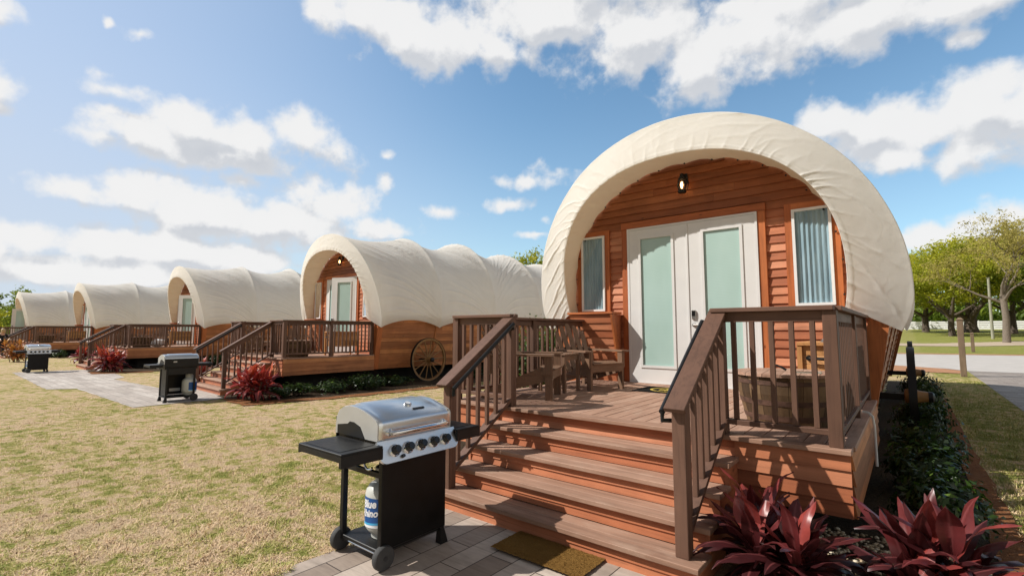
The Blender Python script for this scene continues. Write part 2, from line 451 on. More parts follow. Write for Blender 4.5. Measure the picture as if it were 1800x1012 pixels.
def link(name, me, parent=None, loc=(0, 0, 0), rot=(0, 0, 0), scale=(1, 1, 1)):
    o = bpy.data.objects.new(name, me); COL.objects.link(o); o.location = loc; o.rotation_euler = rot; o.scale = scale
    if parent is not None: o.parent = parent
    return o
def tag(o, label=None, cat=None, group=None, kind=None):
    if label: o['label'] = label
    if cat: o['category'] = cat
    if group: o['group'] = group
    if kind: o['kind'] = kind
    return o
def thing(name, label, cat, loc=(0, 0, 0), rz=0, group=None):
    o = bpy.data.objects.new(name, None); COL.objects.link(o); o.empty_display_size = .2
    o.location = loc; o.rotation_euler = (0, 0, rz); return tag(o, label, cat, group)
def copy_tree(o, parent=None):
    c = o.copy(); COL.objects.link(c); c.parent = parent
    for ch in list(o.children): copy_tree(ch, c)
    return c
def npmesh(name, V, F, mats, rnd=None, smooth=False, extra=None):
    """fast mesh from numpy arrays; F has a constant number of corners"""
    me = bpy.data.meshes.new(name); nv = len(V); nf, k = F.shape
    me.vertices.add(nv); me.vertices.foreach_set('co', V.astype(np.float32).ravel())
    me.loops.add(nf*k); me.loops.foreach_set('vertex_index', F.astype(np.int32).ravel())
    me.polygons.add(nf); me.polygons.foreach_set('loop_start', np.arange(nf, dtype=np.int32)*k)
    if smooth: me.polygons.foreach_set('use_smooth', np.ones(nf, dtype=bool))
    for m in (mats if isinstance(mats, (list, tuple)) else [mats]): me.materials.append(m)
    me.update(calc_edges=True)
    if rnd is not None:
        a = me.attributes.new('rnd', 'FLOAT', 'FACE'); a.data.foreach_set('value', rnd.astype(np.float32))
    for nm, arr in (extra or {}).items():
        a = me.attributes.new(nm, 'FLOAT', 'POINT'); a.data.foreach_set('value', arr.astype(np.float32))
    return me

def vnoise(x, y, seed=0):
    """smooth 2-D value noise, numpy"""
    xi = np.floor(x).astype(np.int64); yi = np.floor(y).astype(np.int64); xf = x-xi; yf = y-yi
    def h(a, b):
        n = (a*374761393+b*668265263+seed*1442695041) & 0x7fffffff
        n = ((n ^ (n >> 13))*1274126177) & 0x7fffffff
        return ((n ^ (n >> 16)) & 0xffff)/65535.
    u = xf*xf*(3-2*xf); v = yf*yf*(3-2*yf)
    return (h(xi, yi)*(1-u)+h(xi+1, yi)*u)*(1-v)+(h(xi, yi+1)*(1-u)+h(xi+1, yi+1)*u)*v
def fbm(x, y, seed=0, o=4):
    s = 0; a = .5
    for i in range(o): s = s+a*vnoise(x*2**i, y*2**i, seed+i); a *= .5
    return s

# ------------------------------------------------------------------ the setting: ground, paths, road
def gz(y): return 0. if y < 55 else min(2.4, .02*(y-55))
def lines(a, b, inner, step):
    out = []; x = a
    while x < inner[0]: out.append(x); x += max(step, (inner[0]-x)*.35)
    x = inner[0]
    while x < inner[1]: out.append(x); x += step
    x = inner[1]
    while x < b: out.append(x); x += max(step, (x-inner[1])*.35+step)
    out.append(b); return out
xs = lines(-700, 700, (-60, 20), 4); ys = lines(-80, 900, (-10, 60), 5)+[]
ys = sorted(set(ys+[55, 175]))
g = MB(); nx, ny = len(xs), len(ys)
g.quadmesh([(x, y, gz(y)) for y in ys for x in xs], [(j*nx+i, j*nx+i+1, (j+1)*nx+i+1, (j+1)*nx+i) for j in range(ny-1) for i in range(nx-1)])
tag(g.build('ground', M['lawn']), kind='structure')

def wob(pts, amp=.03, seg=.25, seed=0):
    """polygon outline with a hand-cut wobble"""
    r_ = random.Random(seed); out = []
    for i, p in enumerate(pts):
        q = pts[(i+1) % len(pts)]; L = math.dist(p, q); n = max(1, int(L/seg))
        for k in range(n):
            f = k/n; x = p[0]+(q[0]-p[0])*f; y = p[1]+(q[1]-p[1])*f
            if 0 < k: x += r_.uniform(-amp, amp); y += r_.uniform(-amp, amp)
            out.append((x, y))
    return out
def sheet(name, pts, z, mat, kind='structure', amp=0, seg=.3, seed=1):
    P = wob(pts, amp, seg, seed) if amp else pts
    m = MB(); m.quadmesh([(x, y, z+gz(y)) for x, y in P], [tuple(range(len(P)))])
    return tag(m.build(name, mat), kind=kind)
sheet('path', [(-3.42, -7), (-.6, -7), (-.6, 3.3), (-3.42, 3.3)], .008, M['paver_y'], amp=.012, seed=3)
sheet('path', [(-12.9, 3.05), (-12.9, 6.6), (-16.1, 6.3), (-16.1, 4.55), (-20.9, 4.35), (-21.4, 4.75), (-24.1, 5.0), (-26.8, 5.0), (-27.2, 2.5), (-18.7, 2.42), (-18.3, 3.0)], .008, M['paver_far'], amp=.02, seed=4)
sheet('driveway', [(1.66, -8), (7.5, -8), (7.5, 27.2), (1.74, 27.2), (1.74, 22.6)], .008, M['drive'], amp=.0, seed=5)
sheet('road', [(-40, 29.9), (-2, 30.2), (1.2, 28.0), (1.74, 27.0), (7.6, 27.0), (9, 28.5), (70, 28.5), (70, 47.2), (9, 46.6), (-1, 43.6), (-14, 42.0), (-40, 42.0)], .014, M['road'])
sheet('mulch_strip', [(-30, 26.6), (1.62, 25.2), (1.70, 26.9), (.9, 28.1), (-2, 30.1), (-30, 29.8)], .02, M['mulch_far'], amp=.06, seed=6)
sheet('mulch_strip', [(-30, 42.1), (-14, 42.1), (-1, 43.7), (9, 46.7), (60, 47.3), (60, 49.2), (9, 48.6), (-1, 45.2), (-14, 43.6), (-30, 43.6)], .02, M['mulch_far'], amp=.06, seed=7)
sheet('sand_path', [(-30, 57), (4, 62), (14, 72), (60, 78), (60, 86), (12, 80), (2, 68), (-30, 62)], .03, M['sand'], amp=.2, seed=8)
# planting beds round the cabins
sheet('planting_bed', [(-1.02, 2.55), (.42, 2.4), (.46, 20), (-.6, 20), (-.6, 7), (-5.3, 7), (-5.3, 12), (-6.6, 12), (-6.4, 5.2), (-4.5, 4.3), (-4.4, 4.1), (-1.02, 4.1)], .012, M['soil'], amp=.05, seed=9)
sheet('mulch_strip', [(.40, 2.5), (.62, 2.5), (.60, 8), (.58, 20), (.42, 20)], .017, M['mulch'], amp=.025, seg=.35, seed=10)
sheet('planting_bed', [(-13.6, 4.9), (-11.6, 4.7), (-11.0, 6.4), (-10.6, 11), (-11, 14), (-17, 14), (-17, 6.2), (-13.5, 6.2)], .011, M['soil'], amp=.06, seed=11)
sheet('mulch_strip', [(-12.9, 4.75), (-11.3, 4.6), (-10.75, 6.4), (-10.35, 11), (-10.7, 11), (-11.1, 6.5), (-11.7, 5.2)], .017, M['mulch'], amp=.08, seed=12)
sheet('planting_bed', [(-26.4, 4.55), (-24.2, 4.4), (-23.6, 6), (-23.8, 12), (-30, 12), (-30, 5.9), (-26.4, 5.9)], .011, M['soil'], amp=.06, seed=13)
sheet('mulch_strip', [(-25.2, 4.4), (-23.8, 4.3), (-23.2, 6), (-23.6, 6.2), (-24.4, 4.9)], .017, M['mulch'], amp=.06, seed=14)

# ------------------------------------------------------------------ grass blades near the viewer (nobody could count them)
def blades(name, n, sampler, hmin, hmax, wid, mat, lean=1.1):
    P = sampler(n); n = len(P)
    clump = fbm(P[:, 0]*3.1+50, P[:, 1]*3.1+50, 3, 4)
    az = nrg.uniform(0, 2*PI, n); L = nrg.uniform(hmin, hmax, n)*np.clip(.35+1.5*(clump-.2)*1.4, .4, 1.7); tilt = np.clip(nrg.normal(lean, .35, n), .1, 1.5)
    d = np.stack([np.cos(az)*np.sin(tilt), np.sin(az)*np.sin(tilt), np.cos(tilt)], 1)
    s = np.stack([-np.sin(az), np.cos(az), np.zeros(n)], 1)
    w = (wid*nrg.uniform(.6, 1.4, n))[:, None]
    base = np.concatenate([P, np.full((n, 1), .0)], 1)
    mid = base+d*L[:, None]*.55+np.array([0, 0, 1.])*L[:, None]*.12
    tip = base+d*L[:, None]
    tip[:, 2] = np.maximum(tip[:, 2]-L*.12, .004)
    V = np.stack([base-s*w, base+s*w, mid+s*w*.8, mid-s*w*.8, tip], 1).reshape(-1, 3)
    o = np.arange(n)*5
    F = np.concatenate([np.stack([o, o+1, o+2], 1), np.stack([o, o+2, o+3], 1), np.stack([o+3, o+2, o+4], 1)])
    rn = nrg.uniform(0, 1, n); rn[nrg.uniform(0, 1, n) > .975] = 3.0; me = npmesh(name, V, F, mat, np.concatenate([rn, rn, rn]))
    o_ = link(name, me); return tag(o_, kind='stuff')
def left_lawn(n):
    r_ = 1.2*np.exp(nrg.uniform(0, math.log(17/1.2), n)); a = nrg.uniform(R(-92), R(-10), n)
    x = np.sin(a)*r_; y = np.cos(a)*r_
    edge = -3.42+.03*np.sin(y*9)+.02*np.sin(y*23)
    k = ((x < edge+nrg.uniform(-.05, .05, n)) & (y > -1.5) & ~((x < -12.7) & (y > 3.0)) & ~((x > -4.6) & (y > 4.05)) & ~((x > -6.3) & (y > 5.1)) & ~((x < -11.1) & (y > 4.9)))
    return np.stack([x, y], 1)[k]
tag(blades('lawn_grass', 420000, left_lawn, .025, .065, .0022, M['blade'], 1.3), 'short dry turf of straw and green blades left of the path', 'grass')
def edge_lawn(n):
    y = nrg.uniform(-2, 3.4, n); x = -3.42-np.abs(nrg.normal(0, .05, n))+.03*np.sin(y*9)+.02*np.sin(y*23)+.03
    return np.stack([x, y], 1)
tag(blades('lawn_edge_grass', 9000, edge_lawn, .03, .075, .0022, M['blade'], 1.25), 'ragged dry turf edge hanging over the paver path', 'grass')
def right_lawn(n):
    y = 3*np.exp(nrg.uniform(0, math.log(22/3), n)); x = nrg.uniform(.6, 1.68, n)
    return np.stack([x, y], 1)
tag(blades('lawn_grass', 60000, right_lawn, .03, .065, .0025, M['blade'], 1.1), 'strip of turf between the mulch edge and the driveway', 'grass')

# pebbles under the foreground plants
def pebbles():
    bm = bmesh.new(); bmesh.ops.create_icosphere(bm, subdivisions=1, radius=1)
    v0 = np.array([v.co[:] for v in bm.verts]); f0 = np.array([[v.index for v in f.verts] for f in bm.faces]); bm.free()
    n = 2600; nv = len(v0)
    y = 2.7+nrg.uniform(0, 1, n)**1.3*2.2; x = nrg.uniform(-1.0, .42, n)
    s = nrg.uniform(.010, .022, n)[:, None, None]*np.stack([nrg.uniform(.8, 1.3, n), nrg.uniform(.8, 1.3, n), nrg.uniform(.5, .8, n)], 1)[:, None, :]
    a = nrg.uniform(0, 2*PI, n); c, s_ = np.cos(a), np.sin(a)
    jit = v0[None]*(1+nrg.uniform(-.14, .14, (n, nv, 1)))
    V = jit*s
    X = V[..., 0]*c[:, None]-V[..., 1]*s_[:, None]; Y = V[..., 0]*s_[:, None]+V[..., 1]*c[:, None]
    V = np.stack([X+x[:, None], Y+y[:, None], V[..., 2]+.018], -1).reshape(-1, 3)
    F = (f0[None]+(np.arange(n)*nv)[:, None, None]).reshape(-1, 3)
    me = npmesh('gravel', V, F, M['pebble'], np.repeat(nrg.uniform(0, 1, n), len(f0)), smooth=True)
    tag(link('gravel', me), 'tan river pebbles under the foreground red plants', 'gravel', kind='stuff')
pebbles()

# ------------------------------------------------------------------ cabins
CX, CY = -2.564, 4.135
ZD = .811; ZR = 1.82; TR = .2435
XL, XR = -1.803, 2.213
SL0, SL1 = -.933, -.843      # left stair post
SR0, SR1 = 1.297, 1.387      # right stair post
CH = .12                     # siding course

def lap(mb, p0, p1, zdir, n, h, rnd=None, thick=.032, jag=.006, seg=.28):
    """one lapped board from p0 to p1 (lower edge), rising h along zdir, face normal n; lower edge proud and slightly waney"""
    p0 = Vector(p0); p1 = Vector(p1); L = (p1-p0).length
    if L < .01: return
    k = max(1, int(L/seg)); U = (p1-p0)/L; zd_ = Vector(zdir); n = Vector(n)
    vs = []
    for i in range(k+1):
        b = p0+U*(L*i/k); j = rng.uniform(-jag, jag) if 0 < i < k else 0
        lo = b+zd_*j
        vs += [lo[:], (lo+n*thick)[:], (b+zd_*h+n*.006)[:], (b+zd_*h)[:]]
    fs = []
    for i in range(k):
        o = i*4
        for a in range(4): fs.append((o+a, o+(a+1) % 4, o+4+(a+1) % 4, o+4+a))
    fs += [(0, 1, 2, 3), (k*4+3, k*4+2, k*4+1, k*4)]
    mb.quadmesh(vs, fs, rnd)
def hw(z):
    """half width of the end wall"""
    if z <= 1.9: return 2.13+(z-.811)*.25/1.089
    if z <= 2.37: return 2.38-(z-1.9)*.55
    q = (z-2.37)/1.93
    return 2.12*math.sqrt(max(0, 1-q*q))

# ---- canopy
HO = dict(a=2.634, b=2.62, zc=2.096, q=1.487, p=.985)
HI = dict(a=2.022, b=1.802, zc=2.369, q=2.143, p=.884)
HA = dict(a=2.0, b=1.87, zc=2.37, q=2.5, p=.93)
def ring(h, t, zbot, b=None, a=None):
    b = h['b'] if b is None else b; a = h['a'] if a is None else a
    thc = np.arcsin(np.clip((h['zc']-zbot)/h['q'], 0, 1))
    th = -thc+t*(PI+2*thc); th = PI-th                      # left to right
    c, s = np.cos(th), np.sin(th)
    x = a*np.sign(c)*np.abs(c)**h['p']
    z = h['zc']+np.where(s >= 0, b*np.abs(s)**h['p'], -h['q']*np.abs(s))
    return x, z
def fold(ph, k=1.6):
    """a crisp crease profile: narrow ridges, wide valleys"""
    return (1-np.abs(np.sin(ph)))**k
def canopy_mesh(yw, seed, NTt):
    t = np.linspace(0, 1, NTt)
    hoops = [(None, 2.62), (yw+2.15, 2.845), (yw+4.75, 3.0), (yw+7.5, 2.86), (yw+10.1, 2.7)]
    rows = []
    top = np.sin(PI*t)**1.5
    def wr(x, z):
        nx_, nz = x/2.634, (z-2.096)/2.7; l = np.sqrt(nx_**2+nz**2)+1e-6; return nx_/l, nz/l
    hi = seed == 3
    for j in range(3, -1, -1):
        NB = 78 if j < 3 else 40
        ks = list(range(NB, -1 if j == 0 else 0, -1))
        if j == 0: ks = ks[:-1]+[.14, .0]
        for k in ks:
            f = k/NB; sag = math.sin(PI*f)
            if j == 3 and f == 1: sag = 0
            b = hoops[j][1]*(1-f)+hoops[j+1][1]*f
            x, z = ring(HO, t, 1.63+.24*sag**.8, b)
            sg = sag**.8; tp_ = (.035, .085, .085, .06)[j]
            x = x*(1-.035*sg); z = np.where(z > 2.096, 2.096+(z-2.096)*(1-(.03+tp_*top)*sg), z)
            y2 = hoops[j+1][0]
            y1 = hoops[j][0] if j else yw-.179-.193*(z-2.096)
            y = y1*(1-f)+y2*f+0*t
            nx_, nz = wr(x, z)
            bay = 2.5; d = 0
            for sd_, side in enumerate((t, 1-t)):
                g_ = f if j < 2 else 1-f
                c_ = side/(1-.66*g_)
                m_ = np.clip((.56-side)*14, 0, 1)*np.clip(side*16+.15, 0, 1)
                ns = fbm(c_*7+seed+sd_*9, np.full_like(t, f*1.1+j*3), seed+j, 3)
                amp = .25+1.3*vnoise(c_*13+seed+j*5+sd_*3, np.full_like(t, f*1.6+j*2), seed+41)
                en = (.75 if (hi and j == 0) else (.8, .8, .5, .5)[j])*(.45+.55*g_ if j < 2 else .8)
                d = d+en*m_*amp*(.046*(fold(c_*66+ns*3.5, 4.5)-.1)+.024*(fold(c_*143+ns*6+2, 4.)-.12))*np.clip(f*5, .1, 1)*np.clip((1-f)*7, .1, 1)
            d = d+(.014 if hi and j == 0 else .024)*(fbm(t*14+seed, np.full_like(t, f*3+j*4), seed+7, 4)-.47)
            if j >= 1:
                e = math.exp(-((1-f)/.18)**2)+math.exp(-(f/.18)**2)
                d = d+.022*e*(fold(t*78+3*fbm(t*8, np.full_like(t, f*2), seed+3, 2))-.3)*top*(.3+vnoise(t*9, np.full_like(t, j*1.), seed+5))
            d = d+.020*(math.exp(-(f/.03)**2)+math.exp(-((1-f)/.03)**2))*(1 if j else (1 if f > .5 else .2))
            rows.append(np.stack([x+nx_*d, y, z+nz*d], 1))
    # lip
    ox, oz = ring(HO, t, 1.63); oy = yw-.179-.193*(oz-2.096)
    ix, iz = ring(HI, t, 1.92); iy = yw-.381-.211*(iz-2.369)
    NL = 30 if hi else 14
    side_ = np.sign(t-.5); q = np.abs(2*t-1)
    for k in [.12, .4]+list(range(1, NL))+[NL-.35, NL-.1, NL]:
        v = k/NL; bu = math.sin(PI*v)
        x = ox*(1-v)+ix*v; z = oz*(1-v)+iz*v; y = oy*(1-v)+iy*v
        edge = math.exp(-(v/.05)**2)
        nx_, nz = wr(x, z)
        nz_ = fbm(t*16, np.full_like(t, v*1.2), seed+20, 3)
        n2 = vnoise(t*13, t*0+v*.8, seed+4)
        d = -.004*bu-.004*edge
        # little gathers all along the seam
        d = d-.019*(fold(t*128+nz_*6, 3.)-.15)*(v**3)*(.3+1.3*vnoise(t*17, t*0+.5, seed+2))
        # long slanting folds, strongest low on the left, broad on the right
        dens = np.where(t < .5, 46., 27.); ampl = np.where(t < .5, .034*(.25+1.1*q), .017*(.3+.8*q))
        d = d-ampl*(fold(t*dens*1.7+v*(3.4*side_)+nz_*4.5, 4.)-.12)*(bu**.7)*(.15+1.1*n2)
        # pinched pleats near the crown of the arch
        cr_ = np.exp(-((t-.54)/.10)**2)
        d = d-.022*cr_*(fold(v*9+(t-.54)*40+nz_*3, 3.5)-.15)*np.clip(1.2-v, 0, 1)*n2
        d = d-.006*(fbm(t*20, t*0+v*3, seed+30, 4)-.47)
        if abs(v-(1-2.4/NL)) < .6/NL: d = d-.008
        y = y+d
        rows.append(np.stack([x, y, z], 1))
    ax, az = ring(HA, t, 1.92); ay = np.full_like(t, yw-.036)
    last = rows[-1]
    nx_, nz = wr(last[:, 0], last[:, 2])
    rows.append(last+np.stack([-nx_*.004, 0*t+.006, -nz*.004], 1)); rows.append(last+np.stack([-nx_*.006, 0*t+.022, -nz*.006], 1))
    NI = 10
    for k in range(1, NI+1):
        v = k/NI
        P = last*(1-v)+np.stack([ax, ay, az], 1)*v
        nx_, nz = wr(P[:, 0], P[:, 2])
        d = .030*(fold(t*62+5*fbm(t*9, t*0+v, seed+9, 2))-.3)*math.sin(PI*min(1, v+.12))+.045*math.sin(PI*v)
        if k == NI: d = .028*np.abs(np.sin(t*PI*18))-.012
        rows.append(P+np.stack([nx_*d, 0*t, nz*d], 1))
    V = np.stack(rows); nr = len(rows)
    i, jx = np.meshgrid(np.arange(nr-1), np.arange(NTt-1), indexing='ij')
    F = np.stack([i*NTt+jx, i*NTt+jx+1, (i+1)*NTt+jx+1, (i+1)*NTt+jx], -1).reshape(-1, 4)
    me = npmesh('canopy', V.reshape(-1, 3), F, [M['canvas'], M['lining']], smooth=True)
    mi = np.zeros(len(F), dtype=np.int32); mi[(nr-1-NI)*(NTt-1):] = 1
    me.polygons.foreach_set('material_index', mi); return me

WHEEL = {}
def wheel_meshes():
    Rw = .70
    m = MB(); n = 40; prof = [(Rw-.014, -.038), (Rw-.014, .038), (Rw-.075, .032), (Rw-.075, -.032)]
    def ringmesh(pr, mi=0):
        vs = [(x, r_*math.cos(2*PI*j/n), r_*math.sin(2*PI*j/n)) for r_, x in pr for j in range(n)]; k = len(pr)
        fs = [(i*n+j, i*n+(j+1) % n, ((i+1) % k)*n+(j+1) % n, ((i+1) % k)*n+j) for i in range(k) for j in range(n)]
        m.quadmesh(vs, fs, .5, mi)
    ringmesh(prof); ringmesh([(Rw, -.045), (Rw, .045), (Rw-.013, .043), (Rw-.013, -.043)], 1)
    WHEEL['rim'] = m.mesh('wheel_rim', [M['wheel_z'], M['black_metal']], True, R(40))
    h = MB(); mt = Matrix.Rotation(PI/2, 4, 'Y')
    h.lathe([(.06, -.10), (.095, -.09), (.105, -.03), (.105, .03), (.085, .06), (.072, .15), (.068, .17)], 24, mt)
    h.lathe([(.07, .168), (.074, .172), (.072, .215), (.045, .235), (.0, .238)], 24, mt, mi=1, cap=False)
    WHEEL['hub'] = h.mesh('wheel_hub', [M['wheel_x'], M['black_metal']], True, R(40))
    s = MB(); s.tube([(0, 0, .08), (0, 0, .25), (0, 0, .45), (0, 0, Rw-.06)], [.026, .021, .017, .018], 8)
    WHEEL['spoke'] = s.mesh('wheel_spoke', M['wheel_z'], True, R(40))
wheel_meshes()
def add_wheel(parent, x, y, z, a0=0.1):
    w = link('wheel', WHEEL['rim'], parent, (x, y, z), (a0, 0, 0))
    link('hub', WHEEL['hub'], w)
    for k in range(14): link('spoke', WHEEL['spoke'], w, rot=(2*PI*k/14, 0, 0))
    return w

def make_leaf(side, parent, yw, ang, keypad):
    """one glazed door leaf, hinged at its outer edge; side -1 left, +1 right"""
    s = -side; W = .945; H = 2.455; T = .045
    hx = side*.955
    gx0, gx1, g0, g1 = .185, .725, .25, 2.31
    m = MB(); X = lambda a: s*a
    def bx(a0, a1, z0, z1, y0=0, y1=T): m.box(min(X(a0), X(a1)), max(X(a0), X(a1)), y0, y1, z0, z1, .5)
    bx(0, gx0, 0, H); bx(gx1, W, 0, H); bx(gx0, gx1, 0, g0); bx(gx0, gx1, g1, H)
    # moulding round the glass
    for a0, a1, z0, z1 in ((gx0-.022, gx0+.018, g0-.022, g1+.022), (gx1-.018, gx1+.022, g0-.022, g1+.022), (gx0+.018, gx1-.018, g0-.022, g0+.018), (gx0+.018, gx1-.018, g1-.018, g1+.022)):
        bx(a0, a1, z0, z1, -.014, .004)
    d = m.build('door', M['white'], parent, (hx, yw-.072, ZD+.012), (0, 0, side*ang))
    p = MB(); p.box(min(X(gx0), X(gx1)), max(X(gx0), X(gx1)), .012, .034, g0, g1, .5)
    p.build('pane', M['mint'], d)
    if keypad:
        k = MB(); cx_ = X(W-.065)
        k.cbox(cx_-.032, cx_+.032, -.026, 0, .98, 1.12, .008, .5, 0); k.cbox(cx_-.026, cx_+.026, -.032, -.027, 1.03, 1.11, .002, .5, 1)
        k.build('keypad_lock', [M['nickel'], M['black_gloss']], d)
        h = MB(); mt = Matrix.Translation((cx_, -.014, .90)) @ Matrix.Rotation(PI/2, 4, 'X')
        h.lathe([(.03, -.014), (.03, .006), (.012, .01), (.012, .045), (.0, .046)], 16, mt, cap=False)
        h.tube([(cx_, -.055, .90), (cx_-s*.10, -.058, .90)], [.011, .009], 8)
        h.build('handle', M['nickel'], d, smooth=True)
    return d

def make_cabin(yw, dz, nm, label, seed, ang=0):
    t = thing(nm, label, 'cabin', group='covered wagon cabins standing in a row')
    Lb = yw+10.1
    # end wall with lapped boards, round the door and windows
    f = MB(); gb = MB(); z = ZD-.004
    while z < 4.27:
        h = CH; x1 = hw(z+h*.5)
        if x1 > .05:
            cuts = [(-x1, x1)]
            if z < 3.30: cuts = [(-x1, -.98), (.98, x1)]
            for a, b in cuts:
                if b-a > 2.2 and rng.random() < .7:
                    c = rng.uniform(a+.6, b-.6); segs = [(a, c-.002), (c, b)]
                else: segs = [(a, b)]
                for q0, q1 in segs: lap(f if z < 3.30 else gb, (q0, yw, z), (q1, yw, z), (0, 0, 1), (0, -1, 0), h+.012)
        z += h
    wall = [( -hw(q), q) for q in np.linspace(.36, 4.28, 40)]+[(hw(q), q) for q in np.linspace(4.28, .36, 40)]
    f.prism(wall, yw, yw+.08, 'xz')
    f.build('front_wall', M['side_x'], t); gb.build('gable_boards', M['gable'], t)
    # trims
    for s in (-1, 1):
        tr = MB(); tr.box(*sorted((s*.992, s*1.092)), yw-.062, yw, ZD, 3.312, ch=.004)
        tr.build('door_trim', M['trim_z'], t)
    th = MB(); th.box(-1.10, 1.10, yw-.065, yw, 3.314, 3.424, ch=.004); th.build('door_header', M['trim_x'], t)
    fr = MB()
    for s in (-1, 1): fr.box(*sorted((s*.955, s*.989)), yw-.078, yw-.004, ZD, 3.31, .5)
    fr.box(-.955, .955, yw-.078, yw-.004, ZD+2.47, 3.31, .5); fr.box(-.955, .955, yw-.085, yw-.004, ZD+.0, ZD+.011, .5)
    fr.box(-.013, .013, yw-.084, yw-.073, ZD+.02, ZD+2.465, .5)
    fr.build('door_frame', M['white'], t)
    make_leaf(-1, t, yw, 0, False); make_leaf(1, t, yw, ang, True)
    for s in (-1, 1):
        a, b = sorted((s*1.415, s*1.865)); z0, z1 = 1.965, 3.262
        w = MB(); y0, y1 = yw-.082, yw-.026
        w.box(a, a+.034, y0, y1, z0, z1); w.box(b-.034, b, y0, y1, z0, z1); w.box(a+.034, b-.034, y0, y1, z0, z0+.034); w.box(a+.034, b-.034, y0, y1, z1-.034, z1)
        wo = w.build('window', M['vinyl'], t)
        p = MB(); p.quadmesh([(a+.034, yw-.066, z0+.034), (b-.034, yw-.066, z0+.034), (b-.034, yw-.066, z1-.034), (a+.034, yw-.066, z1-.034)], [(0, 1, 2, 3)]); p.build('pane', M['glass'], wo)
        c = MB(); n = 40; vs = []
        for i in range(n+1):
            x = a+.03+(b-a-.06)*i/n; yy = yw-.043+.011*math.sin(i*1.05+s)+.004*math.sin(i*2.3)
            vs += [(x, yy, z0+.02), (x, yy, z1-.02)]
        c.quadmesh(vs, [(2*i, 2*i+2, 2*i+3, 2*i+1) for i in range(n)]); c.build('curtain', M['curtain'], wo, smooth=True, angle=None)
        bk = MB(); bk.box(a+.034, b-.034, yw-.029, yw-.027, z0+.034, z1-.034); bk.build('window_back', M['dark'], wo)
        for e0, e1 in ((a-.088, a-.002), (b+.002, b+.088)):
            q = MB(); q.box(e0, e1, yw-.055, yw-.001, z0-.03, z1+.09); q.build('window_trim', M['trim_z'], t)
        q = MB(); q.box(a-.002, b+.002, yw-.056, yw-.001, z1+.002, z1+.088); q.build('window_head', M['trim_x'], t)
        # bulged wagon-box end under the left window, with a ledge
        x0, x1 = (1.15, 1.93)
        wedge = s < 0
        if wedge:
            g_ = MB(); zt = 1.90; ztop = 1.905
            def yy(z): return yw-.06-(z-ZD)/(zt-ZD)*.30
            nrm = Vector((0, -1, -.27)).normalized()
            k = int((zt-ZD)/CH)
            zdv = Vector((0, -.30/(zt-ZD), 1))
            for i in range(k+1):
                z = ZD+i*CH; hh = min(CH+.008, zt-z)
                xo = x1
                lap(g_, (min(s*x0, s*xo), yy(z), z), (max(s*x0, s*xo), yy(z), z), zdv, nrm, hh, thick=.022)
            g_.prism([(yw, ZD), (yw-.06, ZD), (yy(zt), zt), (yw, zt)], s*x0, s*(x1-.01), 'yz')
            g_.build('end_panel', M['side_x'], t)
            l = MB(); l.box(*sorted((s*(x0-.03), s*1.97)), yw-.40, yw-.0565, ztop, ztop+.036, ch=.004); l.build('ledge', M['trim_x'], t)
            e = MB(); vs = []
            for yq, xq in ((0, 0), (1, 0)): pass
            sx = s*x0; e.bar((sx-s*.015, yw-.085, ZD), (sx-s*.015, yy(zt)-.008, zt), .03, .09, up=(0, 1, 0)); e.build('panel_edge', M['trim_z'], t)
        # flared corner board of the box
        cb = MB(); 
        p_ = [(s*(hw(ZD)-.02), ZD-.45), (s*(hw(ZD)+.03), ZD-.45), (s*(hw(1.88)+.04), 1.88), (s*(hw(1.88)-.16), 1.88), (s*(hw(ZD)-.17), ZD+.02), (s*(hw(ZD)-.17), ZD-.45)]
        cb.prism(p_[:1]+p_[1:], yw-.12, yw+.05, 'xz'); cb.build('corner_board', M['trim_z'], t)
    # flared sides of the wagon box
    for s in (-1, 1):
        b = MB(); fl = .25/1.089; z = .36
        zdv = Vector((s*fl, 0, 1)); nrm = Vector((s*1, 0, -fl)).normalized()
        while z < 1.93:
            xb = s*(2.13+(z-ZD)*fl); y = yw+.05
            while y < Lb-.1:
                y2 = min(Lb, y+rng.uniform(1.4, 3.4))
                if Lb-y2 < .5: y2 = Lb
                lap(b, (xb, y, z), (xb, y2-.003, z), zdv, nrm, CH+.01, seg=.4); y = y2
            z += CH
        b.hexa([(s*1.95, yw+.05, .36), (s*2.02, yw+.05, .36), (s*2.02, Lb, .36), (s*1.95, Lb, .36), (s*2.2, yw+.05, 1.95), (s*2.36, yw+.05, 1.95), (s*2.36, Lb, 1.95), (s*2.2, Lb, 1.95)])
        b.build('side_wall', M['body_y'], t)
        for yq in (yw+2.15, yw+4.75, yw+7.5):
            ba = MB(); ba.bar((s*(2.13-.45*fl+.03), yq, .36), (s*(2.13+1.05*fl+.035), yq, 1.86), .05, .022, up=(s, 0, 0))
            ba.build('side_batten', M['body_z'], t)
    bw = MB(); wall = [(-hw(q), q) for q in np.linspace(.36, 4.28, 30)]+[(hw(q), q) for q in np.linspace(4.28, .36, 30)]
    bw.prism([(x*1.05, q+.02) for x, q in wall], Lb-.35, Lb-.25, 'xz'); bw.build('back_wall', M['body_x'], t)
    fl_ = MB(); fl_.box(-1.95, 1.95, yw+.1, Lb-.4, .36, .42); fl_.box(-1.5, 1.5, yw+.3, Lb-.8, -dz-.02, .36); fl_.build('floor', M['dark'], t)  # lower box: dark block added for the shade under the cabin
    link('canopy', canopy_mesh(yw, seed, 520 if dz == 0 else 440), t)
    can = t.children[-1] if t.children else None
